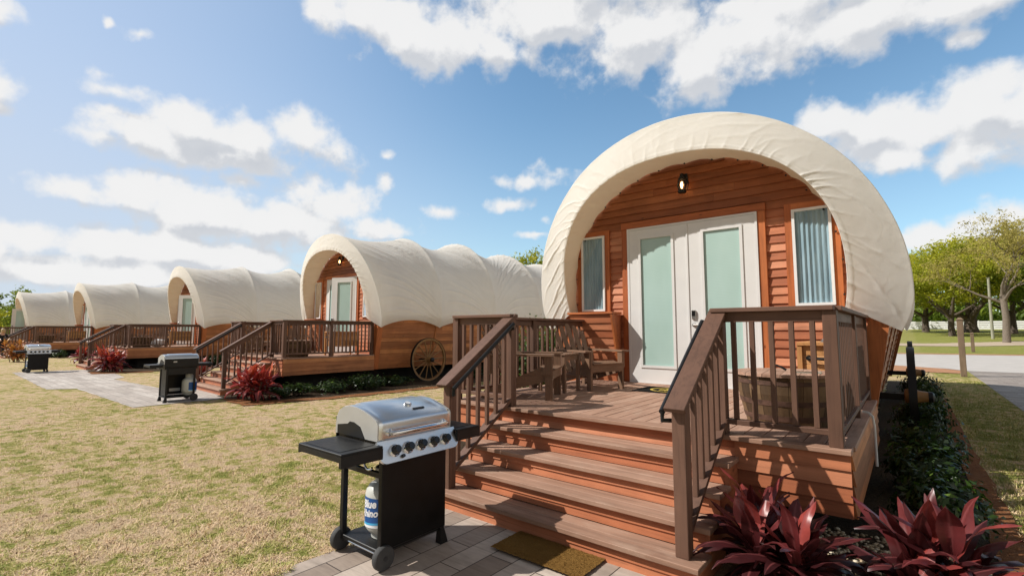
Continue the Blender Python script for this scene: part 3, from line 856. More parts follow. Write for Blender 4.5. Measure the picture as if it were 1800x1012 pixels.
    # axles and wheels
    for yq in (yw+1.68, yw+6.75):
        ax = MB(); ax.bar((-2.3, yq, .68-dz), (2.5, yq, .68-dz), .07, .09); ax.box(1.5, 1.62, yq-.05, yq+.05, .3, .66-dz); ax.box(-1.62, -1.5, yq-.05, yq+.05, .3, .66-dz)
        ax.build('axle', M['black_metal'], t)
        add_wheel(t, 2.56, yq, .70-dz, rng.uniform(0, .4))
    # wall lantern over the door
    ln = MB(); lx, ly, lz = -.02, yw-.15, 3.87; mt = Matrix.Translation((lx, ly, lz))
    ln.lathe([(.055, -.13), (.062, -.12), (.062, -.085), (.05, -.08)], 20, mt)
    ln.lathe([(.05, .075), (.058, .08), (.05, .11), (.026, .135), (.03, .15), (.03, .165), (.012, .18), (.0, .185)], 20, mt, cap=False)
    for a in range(4): 
        c, s = math.cos(a*PI/2+.6), math.sin(a*PI/2+.6)
        ln.tube([(lx+c*.055, ly+s*.055, lz-.085), (lx+c*.072, ly+s*.072, lz), (lx+c*.052, ly+s*.052, lz+.085)], .005, 6)
    ln.tube([(lx, ly, lz+.16), (lx, ly+.06, lz+.185), (lx, ly+.12, lz+.15)], .010, 8); ln.tube([(lx+.075, ly, lz-.10), (lx+.085, ly+.05, lz+.02), (lx+.05, ly+.1, lz+.13)], .008, 8)
    ln.cbox(lx-.05, lx+.05, yw-.045, yw-.02, lz+.03, lz+.2, .01)
    lo = ln.build('wall_lantern', M['black_metal'], t, smooth=True)
    gl = MB(); gl.lathe([(.045, -.08), (.064, -.03), (.066, .0), (.06, .04), (.045, .078)], 20, mt, cap=False); gl.build('lantern_glass', M['lampglass'], lo, smooth=True, angle=None)
    bb = MB(); bb.lathe([(.004, -.06), (.016, -.05), (.026, -.01), (.024, .02), (.012, .045), (.002, .05)], 14, mt); bb.build('bulb', M['bulb'], lo, smooth=True)
    return t

def place(o, x, y, rz, z): o.location = (x, y, z); o.rotation_euler = (0, 0, rz)

# ---- decks
def make_deck(n, yw, dz, label):
    t = thing('wooden_deck', label, 'deck', group='railed decks in front of the cabins')
    rise = (ZD+dz)/(n+1)
    b = MB(); x = XL+.0
    W = .139
    xx = XL+.09
    while xx < XR-.09:
        x2 = min(xx+W, XR-.09); b.box(xx+.003, x2-.003, .146, yw-.001, ZD-.034, ZD-rng.uniform(0, .0015), ch=.003); xx = x2
    b.build('deck_boards', M['deck_y'], t)
    e = MB(); e.box(XL, XR, -.022, .140, ZD-.034, ZD+.0005, ch=.004); e.build('deck_nosing', M['deck_x'], t)
    for e0, e1 in ((XR-.086, XR+.012), (XL-.012, XL+.086)):
        e = MB(); e.box(e0, e1, .143, yw-.13, ZD-.034, ZD+.0005, ch=.004); e.build('deck_edge_board', M['deck_y'], t)
    u = MB(); u.box(XL+.05, XR-.05, .06, yw-.05, ZD-.20, ZD-.04); u.box(XL+.45, XR-.45, .5, yw+.3, -dz-.02, ZD-.20); u.build('joists_and_shade_block', M['dark'], t)  # second box is added darkness for the shaded gap below the deck
    # skirt: front either side of the stairs, and both sides
    def skirt(p0, p1, nrm, mat):
        s = MB(); z = ZD-.036-.106
        for i in range(4):
            lap(s, (*p0, z), (*p1, z), (0, 0, 1), nrm, .112, thick=.024, jag=.003); z -= .106
        d = Vector(nrm)*-.02; zb = z+.106
        a = Vector((*p0, 0)); c = Vector((*p1, 0))
        s.hexa([(a.x, a.y, zb), (c.x, c.y, zb), (c.x+d.x, c.y+d.y, zb), (a.x+d.x, a.y+d.y, zb), (a.x, a.y, ZD-.04), (c.x, c.y, ZD-.04), (c.x+d.x, c.y+d.y, ZD-.04), (a.x+d.x, a.y+d.y, ZD-.04)])
        s.build('skirt', mat, t)
    skirt((XL+.01, .03), (SL0-.08, .03), (0, -1, 0), M['side_x'])
    skirt((SR1+.06, .03), (XR-.01, .03), (0, -1, 0), M['side_x'])
    skirt((XR-.01, .03), (XR-.01, yw-.13), (1, 0, 0), M['body_y']); skirt((XL+.01, .03), (XL+.01, yw-.13), (-1, 0, 0), M['body_y'])
    # stairs
    x0, x1 = SL0-.09, SR1+.087
    st = MB()  # filled by separate parts below
    for i in range(n+1):
        zt = ZD-.036-i*rise if i else ZD-.036
        zl = ZD-(i+1)*rise if i < n else -dz
        y = -i*TR+.058
        r_ = MB(); hgt = (zt-zl)/2
        lap(r_, (x0+.01, y, zl), (x1-.01, y, zl), (0, 0, 1), (0, -1, 0), hgt+.008, thick=.022, jag=.002)
        lap(r_, (x0+.01, y, zl+hgt), (x1-.01, y, zl+hgt), (0, 0, 1), (0, -1, 0), hgt, thick=.022, jag=.002)
        r_.build('riser', M['side_x'], t)
    for i in range(1, n+1):
        z = ZD-i*rise; y = -i*TR
        r_ = MB(); ym = y+.5*(TR+.03)
        r_.box(x0, x1, y, ym-.002, z-.036, z, ch=.004); r_.box(x0, x1, ym+.002, y+TR+.026, z-.036, z, ch=.004)
        r_.build('tread', M['deck_x'], t)
    for xs_ in (x0+.012, x1-.042):
        pl = []
        for i in range(1, n+1): 
            pl += [(-(i-1)*TR+.03 if i > 1 else .03, ZD-i*rise-.04), (-i*TR+.03, ZD-i*rise-.04)]
        pl = [(.03, -dz)]+pl+[(-n*TR+.03, -dz)]
        s = MB(); s.prism(pl, xs_, xs_+.03, 'yz'); s.build('stringer', M['side_y'], t)
    # railings
    pw = .09
    mods = {}
    def post(x, y, z0, z1, parent):
        p = MB(); p.box(x-pw/2, x+pw/2, y-pw/2, y+pw/2, z0, z1, ch=.004); return p.build('post', M['rail_z'], parent)
    BAL = {}
    def bal(x, y, z0, z1, parent):
        h = round(z1-z0, 3)
        if h not in BAL:
            q = MB(); q.box(-.018, .018, -.018, .018, 0, h, ch=.002); BAL[h] = q.mesh('baluster', M['rail_z'])
        link('baluster', BAL[h], parent, (x, y, z0))
    def rail(a, c, posts, ends, ext=(0, 0)):
        """level railing from a to c"""
        a = Vector((*a, 0)); c = Vector((*c, 0)); d = (c-a); L = d.length; d.normalize()
        s = Vector((-d.y, d.x, 0)); mk = 'rail_x' if abs(d.x) > .5 else 'rail_y'
        cap = MB(); p0 = a-d*ext[0]; p1 = c+d*ext[1]
        cap.bar((p0.x, p0.y, ZR-.0175), (p1.x, p1.y, ZR-.0175), .142, .035, ch=.004)
        r_ = cap.build('railing', M[mk], t)
        sr = MB(); sr.bar((a.x, a.y, ZR-.075), (c.x, c.y, ZR-.075), .038, .078, ch=.002); sr.build('sub_rail', M[mk], r_)
        br = MB(); br.bar((a.x, a.y, ZD+.10), (c.x, c.y, ZD+.10), .085, .038, ch=.003); br.build('bottom_rail', M[mk], r_)
        pp = [0]*bool(ends[0])+list(posts)+[L]*bool(ends[1])
        for q in pp: post(*(a+d*q)[:2], ZD+.0005, ZR-.0355, r_)
        full = sorted(set([0]+list(posts)+[L]))
        for q0, q1 in zip(full, full[1:]):
            k = max(1, round((q1-q0-pw)/.128)); gap = (q1-q0-pw)/k
            for i in range(k):
                w_ = q0+pw/2+gap*(i+.5); p = a+d*w_; bal(p.x, p.y, ZD+.12, ZR-.112, r_)
        return r_
    yc = .079; xr = XR-.091; xl = XL+.075; xsl = (SL0+SL1)/2; xsr = (SR0+SR1)/2
    ye = yw-.17
    rail((xl, yc), (xsl, yc), [], (1, 0), (.03, .047))
    rail((xsr, yc), (xr, yc), [], (0, 1), (.047, .03))
    rail((xr, yc), (xr, ye), [(ye-yc)*.5], (0, 1), (-.073, .05)); rail((xl, yc), (xl, ye), [(ye-yc)*.5], (0, 1), (-.073, .05))
    # stair railings
    yl = -n*TR+.0855+pw/2; zt = ZD-n*rise            # lower post centre, its tread
    zc1 = ZR-.002; zc0 = zt+.968; y1c = yc-.0; y0c = yl-.11
    sl_ = (zc1-zc0)/(y1c-y0c)
    for xq, inn in ((xsl, 1), (xsr, -1)):
        cap = MB(); cap.bar((xq, y0c, zc0-.0175), (xq, y1c+.02, zc1-.0175+sl_*.02-.004), .142, .036, ch=.004)
        r_ = cap.build('stair_railing', M['rail_y'], t)
        cz = lambda y: zc0+(y-y0c)*sl_
        sb = MB(); sb.bar((xq, yl, cz(yl)-.09), (xq, yc-.05, cz(yc-.05)-.09), .038, .085); sb.build('sub_rail', M['rail_y'], r_)
        post(xq, yl, zt+.0005, cz(yl-.045)-.036, r_); post(xq, yc, ZD+.0008, ZR-.04, r_)
        bz = lambda y: ZD+.085+(y-.05)*(rise/TR)
        bb = MB(); bb.bar((xq, yl+.045, bz(yl+.045)), (xq, yc-.045, bz(yc-.045)), .088, .036); bb.build('bottom_rail', M['rail_y'], r_)
        k = 6 if n == 4 else 8; gap = (yc-yl-pw)/k
        for i in range(k):
            y = yl+pw/2+gap*(i+.5); bal(xq, y, bz(y)+.01, cz(y)-.11, r_)
        hx = xq+inn*.105
        h = MB(); ya, yb_ = -.0, yl-.06
        h.tube([(hx, yb_, cz(yb_)-.075), (hx, ya, cz(ya)-.055)], .021, 12)
        h.tube([(hx, yb_+.01, cz(yb_)-.07), (hx, yb_+.005, cz(yb_)-.13), (xq+inn*.046, yb_+.075, cz(yb_)-.135)], .016, 8)
        h.tube([(hx, ya-.02, cz(ya)-.07), (hx, ya, cz(ya)-.11), (xq+inn*.04, ya+.02, cz(ya)-.115)], .014, 8)
        h.build('handrail', M['black_metal'], r_, smooth=True)
    return t

ORD = ['nearest', 'second', 'third', 'fourth', 'fifth']
YW1 = 7.458-CY; YW2 = YW1-.45
PLC = [(CX, CY, 0, 0), (-14.994, 6.247, -.05, .1), (-28.1, 5.85, -.033, .1), (-42.93, 4.53, .012, .1), (-56.3, 2.95, 0, .1)]
CLAB = ['big covered wagon cabin nearest the camera, white double doors closed',
        'covered wagon cabin with a spoked wheel in view, just left of the nearest one',
        'middle covered wagon cabin of the row, one door leaf standing half open',
        'small covered wagon cabin second from the far left end, glazed white door closed',
        'farthest covered wagon cabin at the left edge, its white door leaf swung wide open']
DLAB = ['brown railed deck with broad steps in the foreground, two chairs and barrel on it',
        'railed wooden deck beyond the foreground barbecue, red leafed plant by its steps',
        'railed wooden deck of the middle cabin with a white rounded bundle on it',
        'railed wooden deck of the fourth cabin, orange plant beside its steps',
        'dark railed deck in front of the farthest cabin at the left edge']
cab1 = make_cabin(YW1, 0, 'wagon_cabin', CLAB[0], 3, 0); place(cab1, CX, CY, 0, 0)
dk1 = make_deck(4, YW1, 0, DLAB[0]); place(dk1, CX, CY, 0, 0)
cab2 = make_cabin(YW2, .1, 'wagon_cabin', CLAB[1], 8, R(24)); dk2 = make_deck(5, YW2, .1, DLAB[1])
for i in range(1, 5):
    c = cab2 if i == 1 else copy_tree(cab2); d = dk2 if i == 1 else copy_tree(dk2)
    place(c, *PLC[i][:3], PLC[i][3]); place(d, *PLC[i][:3], PLC[i][3])
    tag(c, CLAB[i]); tag(d, DLAB[i])
    if i > 1:
        doors = [q for q in c.children if q.name.startswith('door') and q.data and q.data.name.startswith('door') and len(q.children) > 1]
        for q in doors: q.rotation_euler = (0, 0, R([0, 0, 32, 0, 88][i]))
def canopy_bolts():
    can = [q for q in cab1.children if q.name.startswith('canopy')][0]
    b = MB(); b.lathe([(.013, 0), (.013, .008), (.006, .012)], 10); me = b.mesh('bolt', M['black_metal'], True)
    x, z = ring(HA, np.linspace(.02, .98, 19), 1.92)
    for a, c in zip(x, z): link('bolt', me, can, (a*.985, YW1-.07, c-.02 if abs(a) < 1.9 else c), (PI/2, 0, 0))
canopy_bolts()

# ------------------------------------------------------------------ barbecues and gas bottles
def make_grill(label):
    """front faces +x, wheels at the -y end"""
    t = thing('gas_grill', label, 'barbecue', group='gas grills beside the steps')
    def p(mb, name, mat, par=None, **k): return mb.build(name, M[mat] if isinstance(mat, str) else mat, par or t, **k)
    for x in (-.235, .235):
        for y in (-.275, .275):
            z0 = .085 if y < 0 else .0
            m = MB(); m.box(x-.02, x+.02, y-.02, y+.02, z0, .80, ch=.003)
            if y > 0: m.hexa([(x-.03, y-.024, 0), (x+.03, y-.024, 0), (x+.03, y+.05, 0), (x-.03, y+.05, 0), (x-.021, y-.021, .1), (x+.021, y-.021, .1), (x+.021, y+.023, .1), (x-.021, y+.023, .1)])
            p(m, 'leg', 'black_metal')
    m = MB(); m.box(.236, .262, -.298, .298, .125, .765, ch=.004); p(m, 'front_panel', 'black_gloss')
    m = MB(); m.box(-.257, -.250, -.254, .254, .62, .765); p(m, 'back_panel', 'black_metal')
    m = MB(); m.box(.232, .2355, -.12, .10, .20, .27); p(m, 'rating_label', 'endcap')
    m = MB(); m.box(-.21, .21, .268, .28, .14, .765); p(m, 'side_panel', 'black_metal')
    m = MB(); m.box(-.235, .235, -.29, .29, .095, .122, ch=.004); p(m, 'bottom_shelf', 'black_metal')
    m = MB(); m.tube([(-.27, -.275, .085), (.29, -.275, .085)], .008, 8); p(m, 'axle', 'chrome', smooth=True)
    m = MB(); m.box(-.235, .235, -.29, -.262, .60, .64, ch=.003); p(m, 'side_bar', 'black_metal')
    m = MB(); m.tube([(.10+.055*math.cos(a), -.30, .70+.055*math.sin(a)) for a in np.linspace(.3, 5.6, 20)], .008, 8); p(m, 'hose_ring', 'chrome', smooth=True)
    for x in (-.262, .262):
        mt = Matrix.Translation((x, -.275, .082)) @ Matrix.Rotation(PI/2, 4, 'Y')
        w = MB(); w.lathe([(.066, -.026), (.076, -.024), (.082, -.014), (.082, .014), (.076, .024), (.066, .026)], 36, mt)
        wo = p(w, 'wheel', 'tread', smooth=True)
        h = MB(); h.lathe([(.066, -.020), (.064, -.016), (.064, .016), (.066, .020)], 36, mt)
        for k in range(6):
            a = 2*PI*k/6; c, s = math.cos(a), math.sin(a)
            h.bar((x+(.021 if x > 0 else -.021), -.275+c*.012, .082+s*.012), (x+(.021 if x > 0 else -.021), -.275+math.cos(a+.35)*.062, .082+math.sin(a+.35)*.062), .012, .006, up=(1, 0, 0))
        h.lathe([(.016, -.03), (.018, 0), (.016, .03)], 16, mt); p(h, 'wheel_disc', 'rubber', wo, smooth=True)
    # fire box
    m = MB(); m.prism([(-.25, .86), (.25, .86), (.235, .74), (-.235, .74)], -.325, .325, 'xz'); p(m, 'fire_box', 'black_metal')
    # lid: profile swept along y, with a raised middle field
    prof = [(.262, .866), (.266, .92), (.266, .972), (.260, .992), (.242, 1.008), (.17, 1.036), (.09, 1.060), (0, 1.078), (-.09, 1.082), (-.17, 1.066), (-.225, 1.036), (-.255, .99), (-.266, .93), (-.266, .866)]
    ys_ = [-.338, -.330, -.30, -.25, -.235, 0, .235, .25, .30, .330, .338]
    vs = []
    for y in ys_:
        for i, (x, z) in enumerate(prof):
            r_ = 0
            if abs(y) < .24 and 4 < i < 10: r_ = .010
            if abs(y) > .336: r_ = -.006
            cx_, cz_ = x, z-.9; l = math.hypot(cx_, cz_); vs.append((x+cx_/l*r_, y, z+cz_/l*r_))
    k = len(prof)
    m = MB(); m.quadmesh(vs, [(j*k+i, j*k+i+1, (j+1)*k+i+1, (j+1)*k+i) for j in range(len(ys_)-1) for i in range(k-1)], .5)
    lid = p(m, 'lid', 'steel', smooth=True, angle=R(50))
    for s in (-1, 1):
        q = MB(); pr = [(x*.985, .866+(z-.866)*.985) for x, z in prof]
        q.prism(pr, *sorted((s*.332, s*.345)), 'xz'); sc_ = p(q, 'lid_end_cap', 'endcap', lid)
        q = MB(); q.prism([(-.235, .867), (.115, .867), (.055, .945), (-.02, .968), (-.075, .968), (-.1, .95), (-.235, .93)], *sorted((s*.343, s*.348)), 'xz'); p(q, 'end_notch', 'black_metal', sc_)
    q = MB(); q.tube([(.262, -.255, .918), (.305, -.255, .920), (.322, -.245, .920), (.330, -.22, .920), (.330, .22, .920), (.322, .245, .920), (.305, .255, .920), (.262, .255, .918)], .0165, 14)
    q.lathe([(.026, 0), (.026, .012), (.018, .018)], 16, Matrix.Translation((.265, -.255, .918)) @ Matrix.Rotation(PI/2, 4, 'Y')); q.lathe([(.026, 0), (.026, .012), (.018, .018)], 16, Matrix.Translation((.265, .255, .918)) @ Matrix.Rotation(PI/2, 4, 'Y'))
    p(q, 'lid_handle', 'chrome', lid, smooth=True)
    q = MB(); q.lathe([(.030, 0), (.030, .012), (.022, .018), (.0, .018)], 24, Matrix.Translation((.11, .03, 1.062)) @ Matrix.Rotation(.3, 4, 'Y'), cap=False); p(q, 'thermometer', 'chrome', lid, smooth=True)
    q = MB(); q.bar((.185, .02, 1.040), (.185, .13, 1.040), .016, .008, up=(.35, 0, 1)); p(q, 'name_bar', 'black_gloss', lid)
    q = MB(); q.box(-.275, -.268, -.335, .335, .80, .985); bs = p(q, 'back_shield', 'black_metal')
    q = MB(); q.box(-.2775, -.2755, .10, .17, .90, .93); p(q, 'sticker', 'endcap', bs)
    # control panel: tilted plate with rounded lower corners
    a = math.radians(24); O = Vector((.262, 0, .862)); U = Vector((0, 1, 0)); D = Vector((math.sin(a), 0, -math.cos(a))); N = Vector((math.cos(a), 0, math.sin(a)))
    poly = [(-.36, 0), (.36, 0)]
    for q_ in np.linspace(0, PI/2, 7): poly.append((.31+.055*math.cos(q_), .10+.055*math.sin(q_)))
    for q_ in np.linspace(PI/2, PI, 7): poly.append((-.31+.055*math.cos(q_), .10+.055*math.sin(q_)))
    m = MB(); n = len(poly); vs = [(O+U*u+D*v+N*.018)[:] for u, v in poly]+[(O+U*u+D*v-N*.004)[:] for u, v in poly]
    m.quadmesh(vs, [tuple(range(n)), tuple(range(2*n-1, n-1, -1))]+[(i, i+n, (i+1) % n+n, (i+1) % n) for i in range(n)])
    cp = p(m, 'control_panel', 'steel')
    for i in range(5):
        c = O+U*(-.235+i*.118)+D*.078+N*.018
        mt = Matrix.Translation(c) @ N.to_track_quat('Z', 'Y').to_matrix().to_4x4()
        b = MB(); b.lathe([(.042, 0), (.043, .007), (.037, .014), (.0, .014)], 24, mt, cap=False); bz = p(b, 'knob_bezel', 'chrome', cp, smooth=True)
        kb = MB(); kb.lathe([(.036, .014), (.035, .022), (.030, .028), (.028, .048), (.024, .053), (.0, .053)], 10, mt, cap=False); p(kb, 'knob', 'knob', cp, smooth=True, angle=R(30))
    b = MB(); c = O+U*(-.18)+D*.128+N*.018; b.lathe([(.014, 0), (.012, .02), (.0, .02)], 12, Matrix.Translation(c) @ N.to_track_quat('Z', 'Y').to_matrix().to_4x4(), cap=False); p(b, 'igniter_button', 'knob', cp, smooth=True)
    # side shelves
    for s, y1 in ((-1, .665), (1, .60)):
        m = MB(); a0, a1 = sorted((s*.35, s*y1))
        m.box(-.20, .335, a0, a1, .838, .852, ch=.003); m.box(.312, .336, a0, a1, .765, .838); m.box(-.20, -.185, a0, a1, .79, .838)
        e = sorted((s*(y1-.012), s*y1)); m.box(-.185, .312, e[0], e[1], .80, .838)
        sh = p(m, 'side_shelf', 'black_metal')
        q = MB(); q.box(-.16, .27, a0+.03, a1-.03, .8525, .8545); p(q, 'shelf_inset', 'black_gloss', sh)
    return t
M['endcap'] = simple('grey_cast_aluminium', (.52, .51, .48), .45, .35, var=.05)

def text_mesh(body, size):
    cu = bpy.data.curves.new('t', 'FONT'); cu.body = body; cu.size = size; cu.align_x = 'CENTER'; cu.extrude = .0; cu.offset = size*.035; cu.resolution_u = 3
    o = bpy.data.objects.new('t', cu); COL.objects.link(o)
    dg = bpy.context.evaluated_depsgraph_get(); me = bpy.data.meshes.new_from_object(o.evaluated_get(dg))
    vs = [v.co[:] for v in me.vertices]; fs = [tuple(p.vertices) for p in me.polygons]
    bpy.data.objects.remove(o); bpy.data.curves.remove(cu); bpy.data.meshes.remove(me)
    return vs, fs
def make_tank(label, face):
    """gas bottle with its printed sleeve; face = heading of the lettering"""
    t = thing('propane_tank', label, 'gas bottle', group='gas bottles standing in the grills')
    r_ = .152
    m = MB(); m.lathe([(.09, .0), (.105, .004), (.105, .03), (.125, .045), (r_-.006, .075), (r_, .11), (r_, .30), (r_-.006, .335), (.125, .37), (.085, .392), (.04, .402), (.02, .404)], 40)
    m.build('bottle', M['tank'], t, smooth=True, angle=R(60))
    m = MB(); m.lathe([(.075, .385), (.085, .40), (.085, .49), (.08, .495), (.076, .49), (.076, .40)], 28, cap=False); m.build('collar', M['tankgrey'], t, smooth=True)
    m = MB(); m.lathe([(.022, .40), (.022, .45), (.016, .46)], 12); m.tube([(-.04, 0, .455), (.05, 0, .455)], .016, 8); m.build('valve', M['nickel'], t, smooth=True)
    def band(z0, z1, dr, wave=0):
        n = 64; b = MB(); vs = []
        for j in range(n):
            a = face+R(-112)+R(224)*j/(n-1); w_ = wave*math.sin(a-face-PI/2+.9)
            vs += [((r_+dr)*math.cos(a), (r_+dr)*math.sin(a), z0+w_), ((r_+dr)*math.cos(a), (r_+dr)*math.sin(a), z1+(0 if z1 > .25 else w_))]
        b.quadmesh(vs, [(2*j, 2*(j+1), 2*(j+1)+1, 2*j+1) for j in range(n-1)]); return b
    lb = band(.135, .30, .0015, .018).build('label', M['label_blue'], t, smooth=True, angle=None)
    band(.122, .137, .0020, .018).build('label_swoosh', M['label_cyan'], lb, smooth=True, angle=None)
    band(.100, .124, .0010, .012).build('label_foot', M['label_white'], lb, smooth=True, angle=None)
    for body, z, sz in (('Blue', .232, .078), ('Rhino', .170, .070)):
        vs, fs = text_mesh(body, sz); b = MB(); out = []
        for x, y, _ in vs:
            a = face+(x+.14*y)/r_; out.append(((r_+.0032)*math.cos(a), (r_+.0032)*math.sin(a), z+y+.12*x))
        b.quadmesh(out, fs); b.build('lettering', M['label_white'], lb)
    return t
GL = ['large silver lidded gas grill in the foreground beside the brown steps',
      'gas grill seen from its black back at the second cabin, gas bottle below',
      'silver lidded gas grill at the far left by the orange leafed plant']
gr = make_grill(GL[0]); gr.location = (-3.135, 2.405, .008)
tk = make_tank('grey gas bottle with blue sleeve standing in the foreground grill', math.radians(-90)); tk.location = (-3.10, 2.315, .131)
g2 = copy_tree(gr); g2.location = (-13.38, 3.98, .008); g2.rotation_euler = (0, 0, PI-.04); tag(g2, GL[1])
t2 = copy_tree(tk); t2.location = (-13.30, 4.20, .131); t2.rotation_euler = (0, 0, PI); tag(t2, 'grey gas bottle half hidden at the back of the second grill')
g3 = copy_tree(gr); g3.location = (-26.75, 3.12, .008); g3.rotation_euler = (0, 0, .06); tag(g3, GL[2])
t3 = copy_tree(tk); t3.location = (-26.75, 2.98, .131); t3.rotation_euler = (0, 0, .3); tag(t3, 'gas bottle in the far left grill')

# ------------------------------------------------------------------ deck furniture
def make_chair(label):
    """slatted garden chair; faces +x, origin on the deck under the seat"""
    t = thing('adirondack_chair', label, 'chair', group='slatted chairs on the decks')
    for s in (-1, 1):
        y = s*.285
        m = MB(); m.prism([(.355, 0), (.445, 0), (.445, .52), (.355, .52)], y-.016, y+.016, 'xz'); m.prism([(.30, .30), (.44, .30), (.44, .52), (.34, .52), (.355, .40)], *(sorted((y+s*.0165, y+s*.040))), 'xz'); m.build('front_leg', M['chair_z'], t)
        m = MB(); y2 = s*.25; m.prism([(.43, .24), (.43, .36), (.30, .385), (-.42, .09), (-.46, .0), (-.36, .0), (-.30, .045)], y2-.015, y2+.015, 'xz'); m.build('side_rail', M['chair_x'], t)
        m = MB(); yo = s*.33
        pl = [(-.36, yo-.045), (.30, yo-.07), (.46, yo-.075), (.475, yo), (.46, yo+.065), (.30, yo+.07), (-.36, yo+.04)]
        m.prism(pl, .522, .546, 'xy'); m.build('armrest', M['chair_x'], t)
        m = MB(); m.prism([(-.34, .30), (-.27, .30), (-.29, .52), (-.355, .52)], yo-.016, yo+.016, 'xz'); m.build('arm_post', M['chair_z'], t)
    for i in range(6):
        f = i/5; x = .43-f*.60; z = .372-f*.235 if i else .36
        z = .385-.02*(i == 0)-max(0, f-.15)*.29
        m = MB(); m.bar((x, -.268, z), (x, .268, z), .09, .02, up=(.36, 0, 1) if i else (0.1, 0, 1), ch=.003); m.build('seat_slat', M['chair_y'], t)
    bx_, bz_ = -.14, .17; dx, dz_ = -.42, .86; l = math.hypot(dx, dz_); dx /= l; dz_ /= l
    for k in range(5):
        y0 = (k-2)*.098; y1 = (k-2)*.128; L = [.70, .80, .835, .80, .70][k]
        m = MB(); vs = []; th = .019
        hl = .042; top = [(-hl, L-.02), (-hl*.7, L+.008), (0, L+.018), (hl*.7, L+.008), (hl, L-.02)]
        sl2 = [0, 0, 0, 0, 0]
        out = [(-hl*.92, 0), (hl*.92, 0)]+[(a, b-abs(k-2)*.0 - (a*(k-2))*(.35)) for a, b in reversed(top)]
        for off in (0, th):
            for a, b in out:
                yy = y0+(y1-y0)*b/.8+a
                vs.append((bx_+dx*b-dz_*off*-1, yy, bz_+dz_*b+dx*off*-1*-1))
        n = len(out); m.quadmesh(vs, [tuple(range(n)), tuple(range(2*n-1, n-1, -1))]+[(i, i+n, (i+1) % n+n, (i+1) % n) for i in range(n)])
        m.build('back_slat', M['chair_z'], t)
    for b, w_ in ((.10, .25), (.42, .33)):
        m = MB(); q = Vector((bx_+dx*b-.022, 0, bz_+dz_*b-.012)); m.bar((q.x, -w_, q.z), (q.x, w_, q.z), .03, .07, up=(dx, 0, dz_)); m.build('back_brace', M['chair_y'], t)
    m = MB(); m.box(.428, .448, -.285, .285, .25, .37, ch=.002); m.build('front_apron', M['chair_y'], t)
    return t
def make_table(label):
    t = thing('side_table', label, 'table', group='small slatted tables between the chairs')
    for k in range(5):
        m = MB(); y = (k-2)*.092; m.box(-.23, .23, y-.042, y+.042, .49, .512, ch=.003); m.build('top_slat', M['chair_x'], t)
    for x in (-.19, .19):
        for y in (-.19, .19):
            m = MB(); m.box(x-.022, x+.022, y-.022, y+.022, 0, .488, ch=.002); m.build('leg', M['chair_z'], t)
        m = MB(); m.box(x-.012, x+.012, -.168, .168, .42, .487); m.build('apron', M['chair_y'], t)
    m = MB(); m.box(-.17, .17, -.20, -.176, .16, .20); m.build('stretcher', M['chair_x'], t)
    m = MB(); m.box(-.17, .17, .176, .20, .16, .20); m.build('stretcher', M['chair_x'], t)
    return t
def make_barrel(label):
    t = thing('half_barrel', label, 'barrel', group='lidded half barrels on the decks')
    n = 22; rb, rt, h = .315, .40, .425
    for k in range(n):
        a0 = 2*PI*k/n+.004; a1 = 2*PI*(k+1)/n-.004; m = MB(); vs = []
        zz = [0, .14, .28, h]; rr = [rb, .352, .384, rt-.004]
        for z, r_ in zip(zz, rr):
            for a in (a0, (a0+a1)/2, a1): vs.append((r_*math.cos(a), r_*math.sin(a), z))
            for a in (a1, a0): vs.append(((r_-.028)*math.cos(a), (r_-.028)*math.sin(a), z))
        fs = [(i*5+j, i*5+(j+1) % 5, (i+1)*5+(j+1) % 5, (i+1)*5+j) for i in range(3) for j in range(5)]+[(0, 1, 2, 3, 4), (19, 18, 17, 16, 15)]
        m.quadmesh(vs, fs); m.build('stave', M['oak_z'], t)
    for z0, z1 in ((.055, .10), (.185, .23), (.36, .395)):
        f = lambda z: np.interp(z, [0, .14, .28, h], [rb, .352, .384, rt-.004])
        m = MB(); m.lathe([(f(z0)+.004, z0), (f(z1)+.004, z1), (f(z1)-.002, z1), (f(z0)-.002, z0)], 44, cap=False); m.build('hoop', M['iron'], t, smooth=True, angle=R(40))
    for k in range(6):
        x0 = -.42+k*.14; m = MB(); pts = []
        rr_ = .42
        xs_ = np.linspace(x0+.002, min(x0+.138, .42), 7)
        top = [(x, math.sqrt(max(0, rr_**2-x*x))) for x in xs_]; bot = [(x, -y) for x, y in reversed(top)]
        m.prism(top+bot, h+.004, h+.030, 'xy'); m.build('lid_board', M['deck_y'], t)
    m = MB(); m.tube([(-.10, -.02, h+.03), (-.10, -.02, h+.075), (-.06, -.02, h+.085), (-.02, -.02, h+.07), (.02, -.02, h+.045)], .010, 8); m.build('lid_handle', M['black_metal'], t, smooth=True)
    m = MB(); m.box(.08, .29, -.11, .02, h+.0305, h+.036, ch=.002); sg = m.build('lid_plaque', M['pole_wood'], t)
    for r_ in range(4):
        m = MB(); m.box(.10, .27-.02*(r_ % 2), -.095+r_*.03, -.083+r_*.03, h+.0362, h+.0372); m.build('plaque_line', M['iron'], sg)
    return t
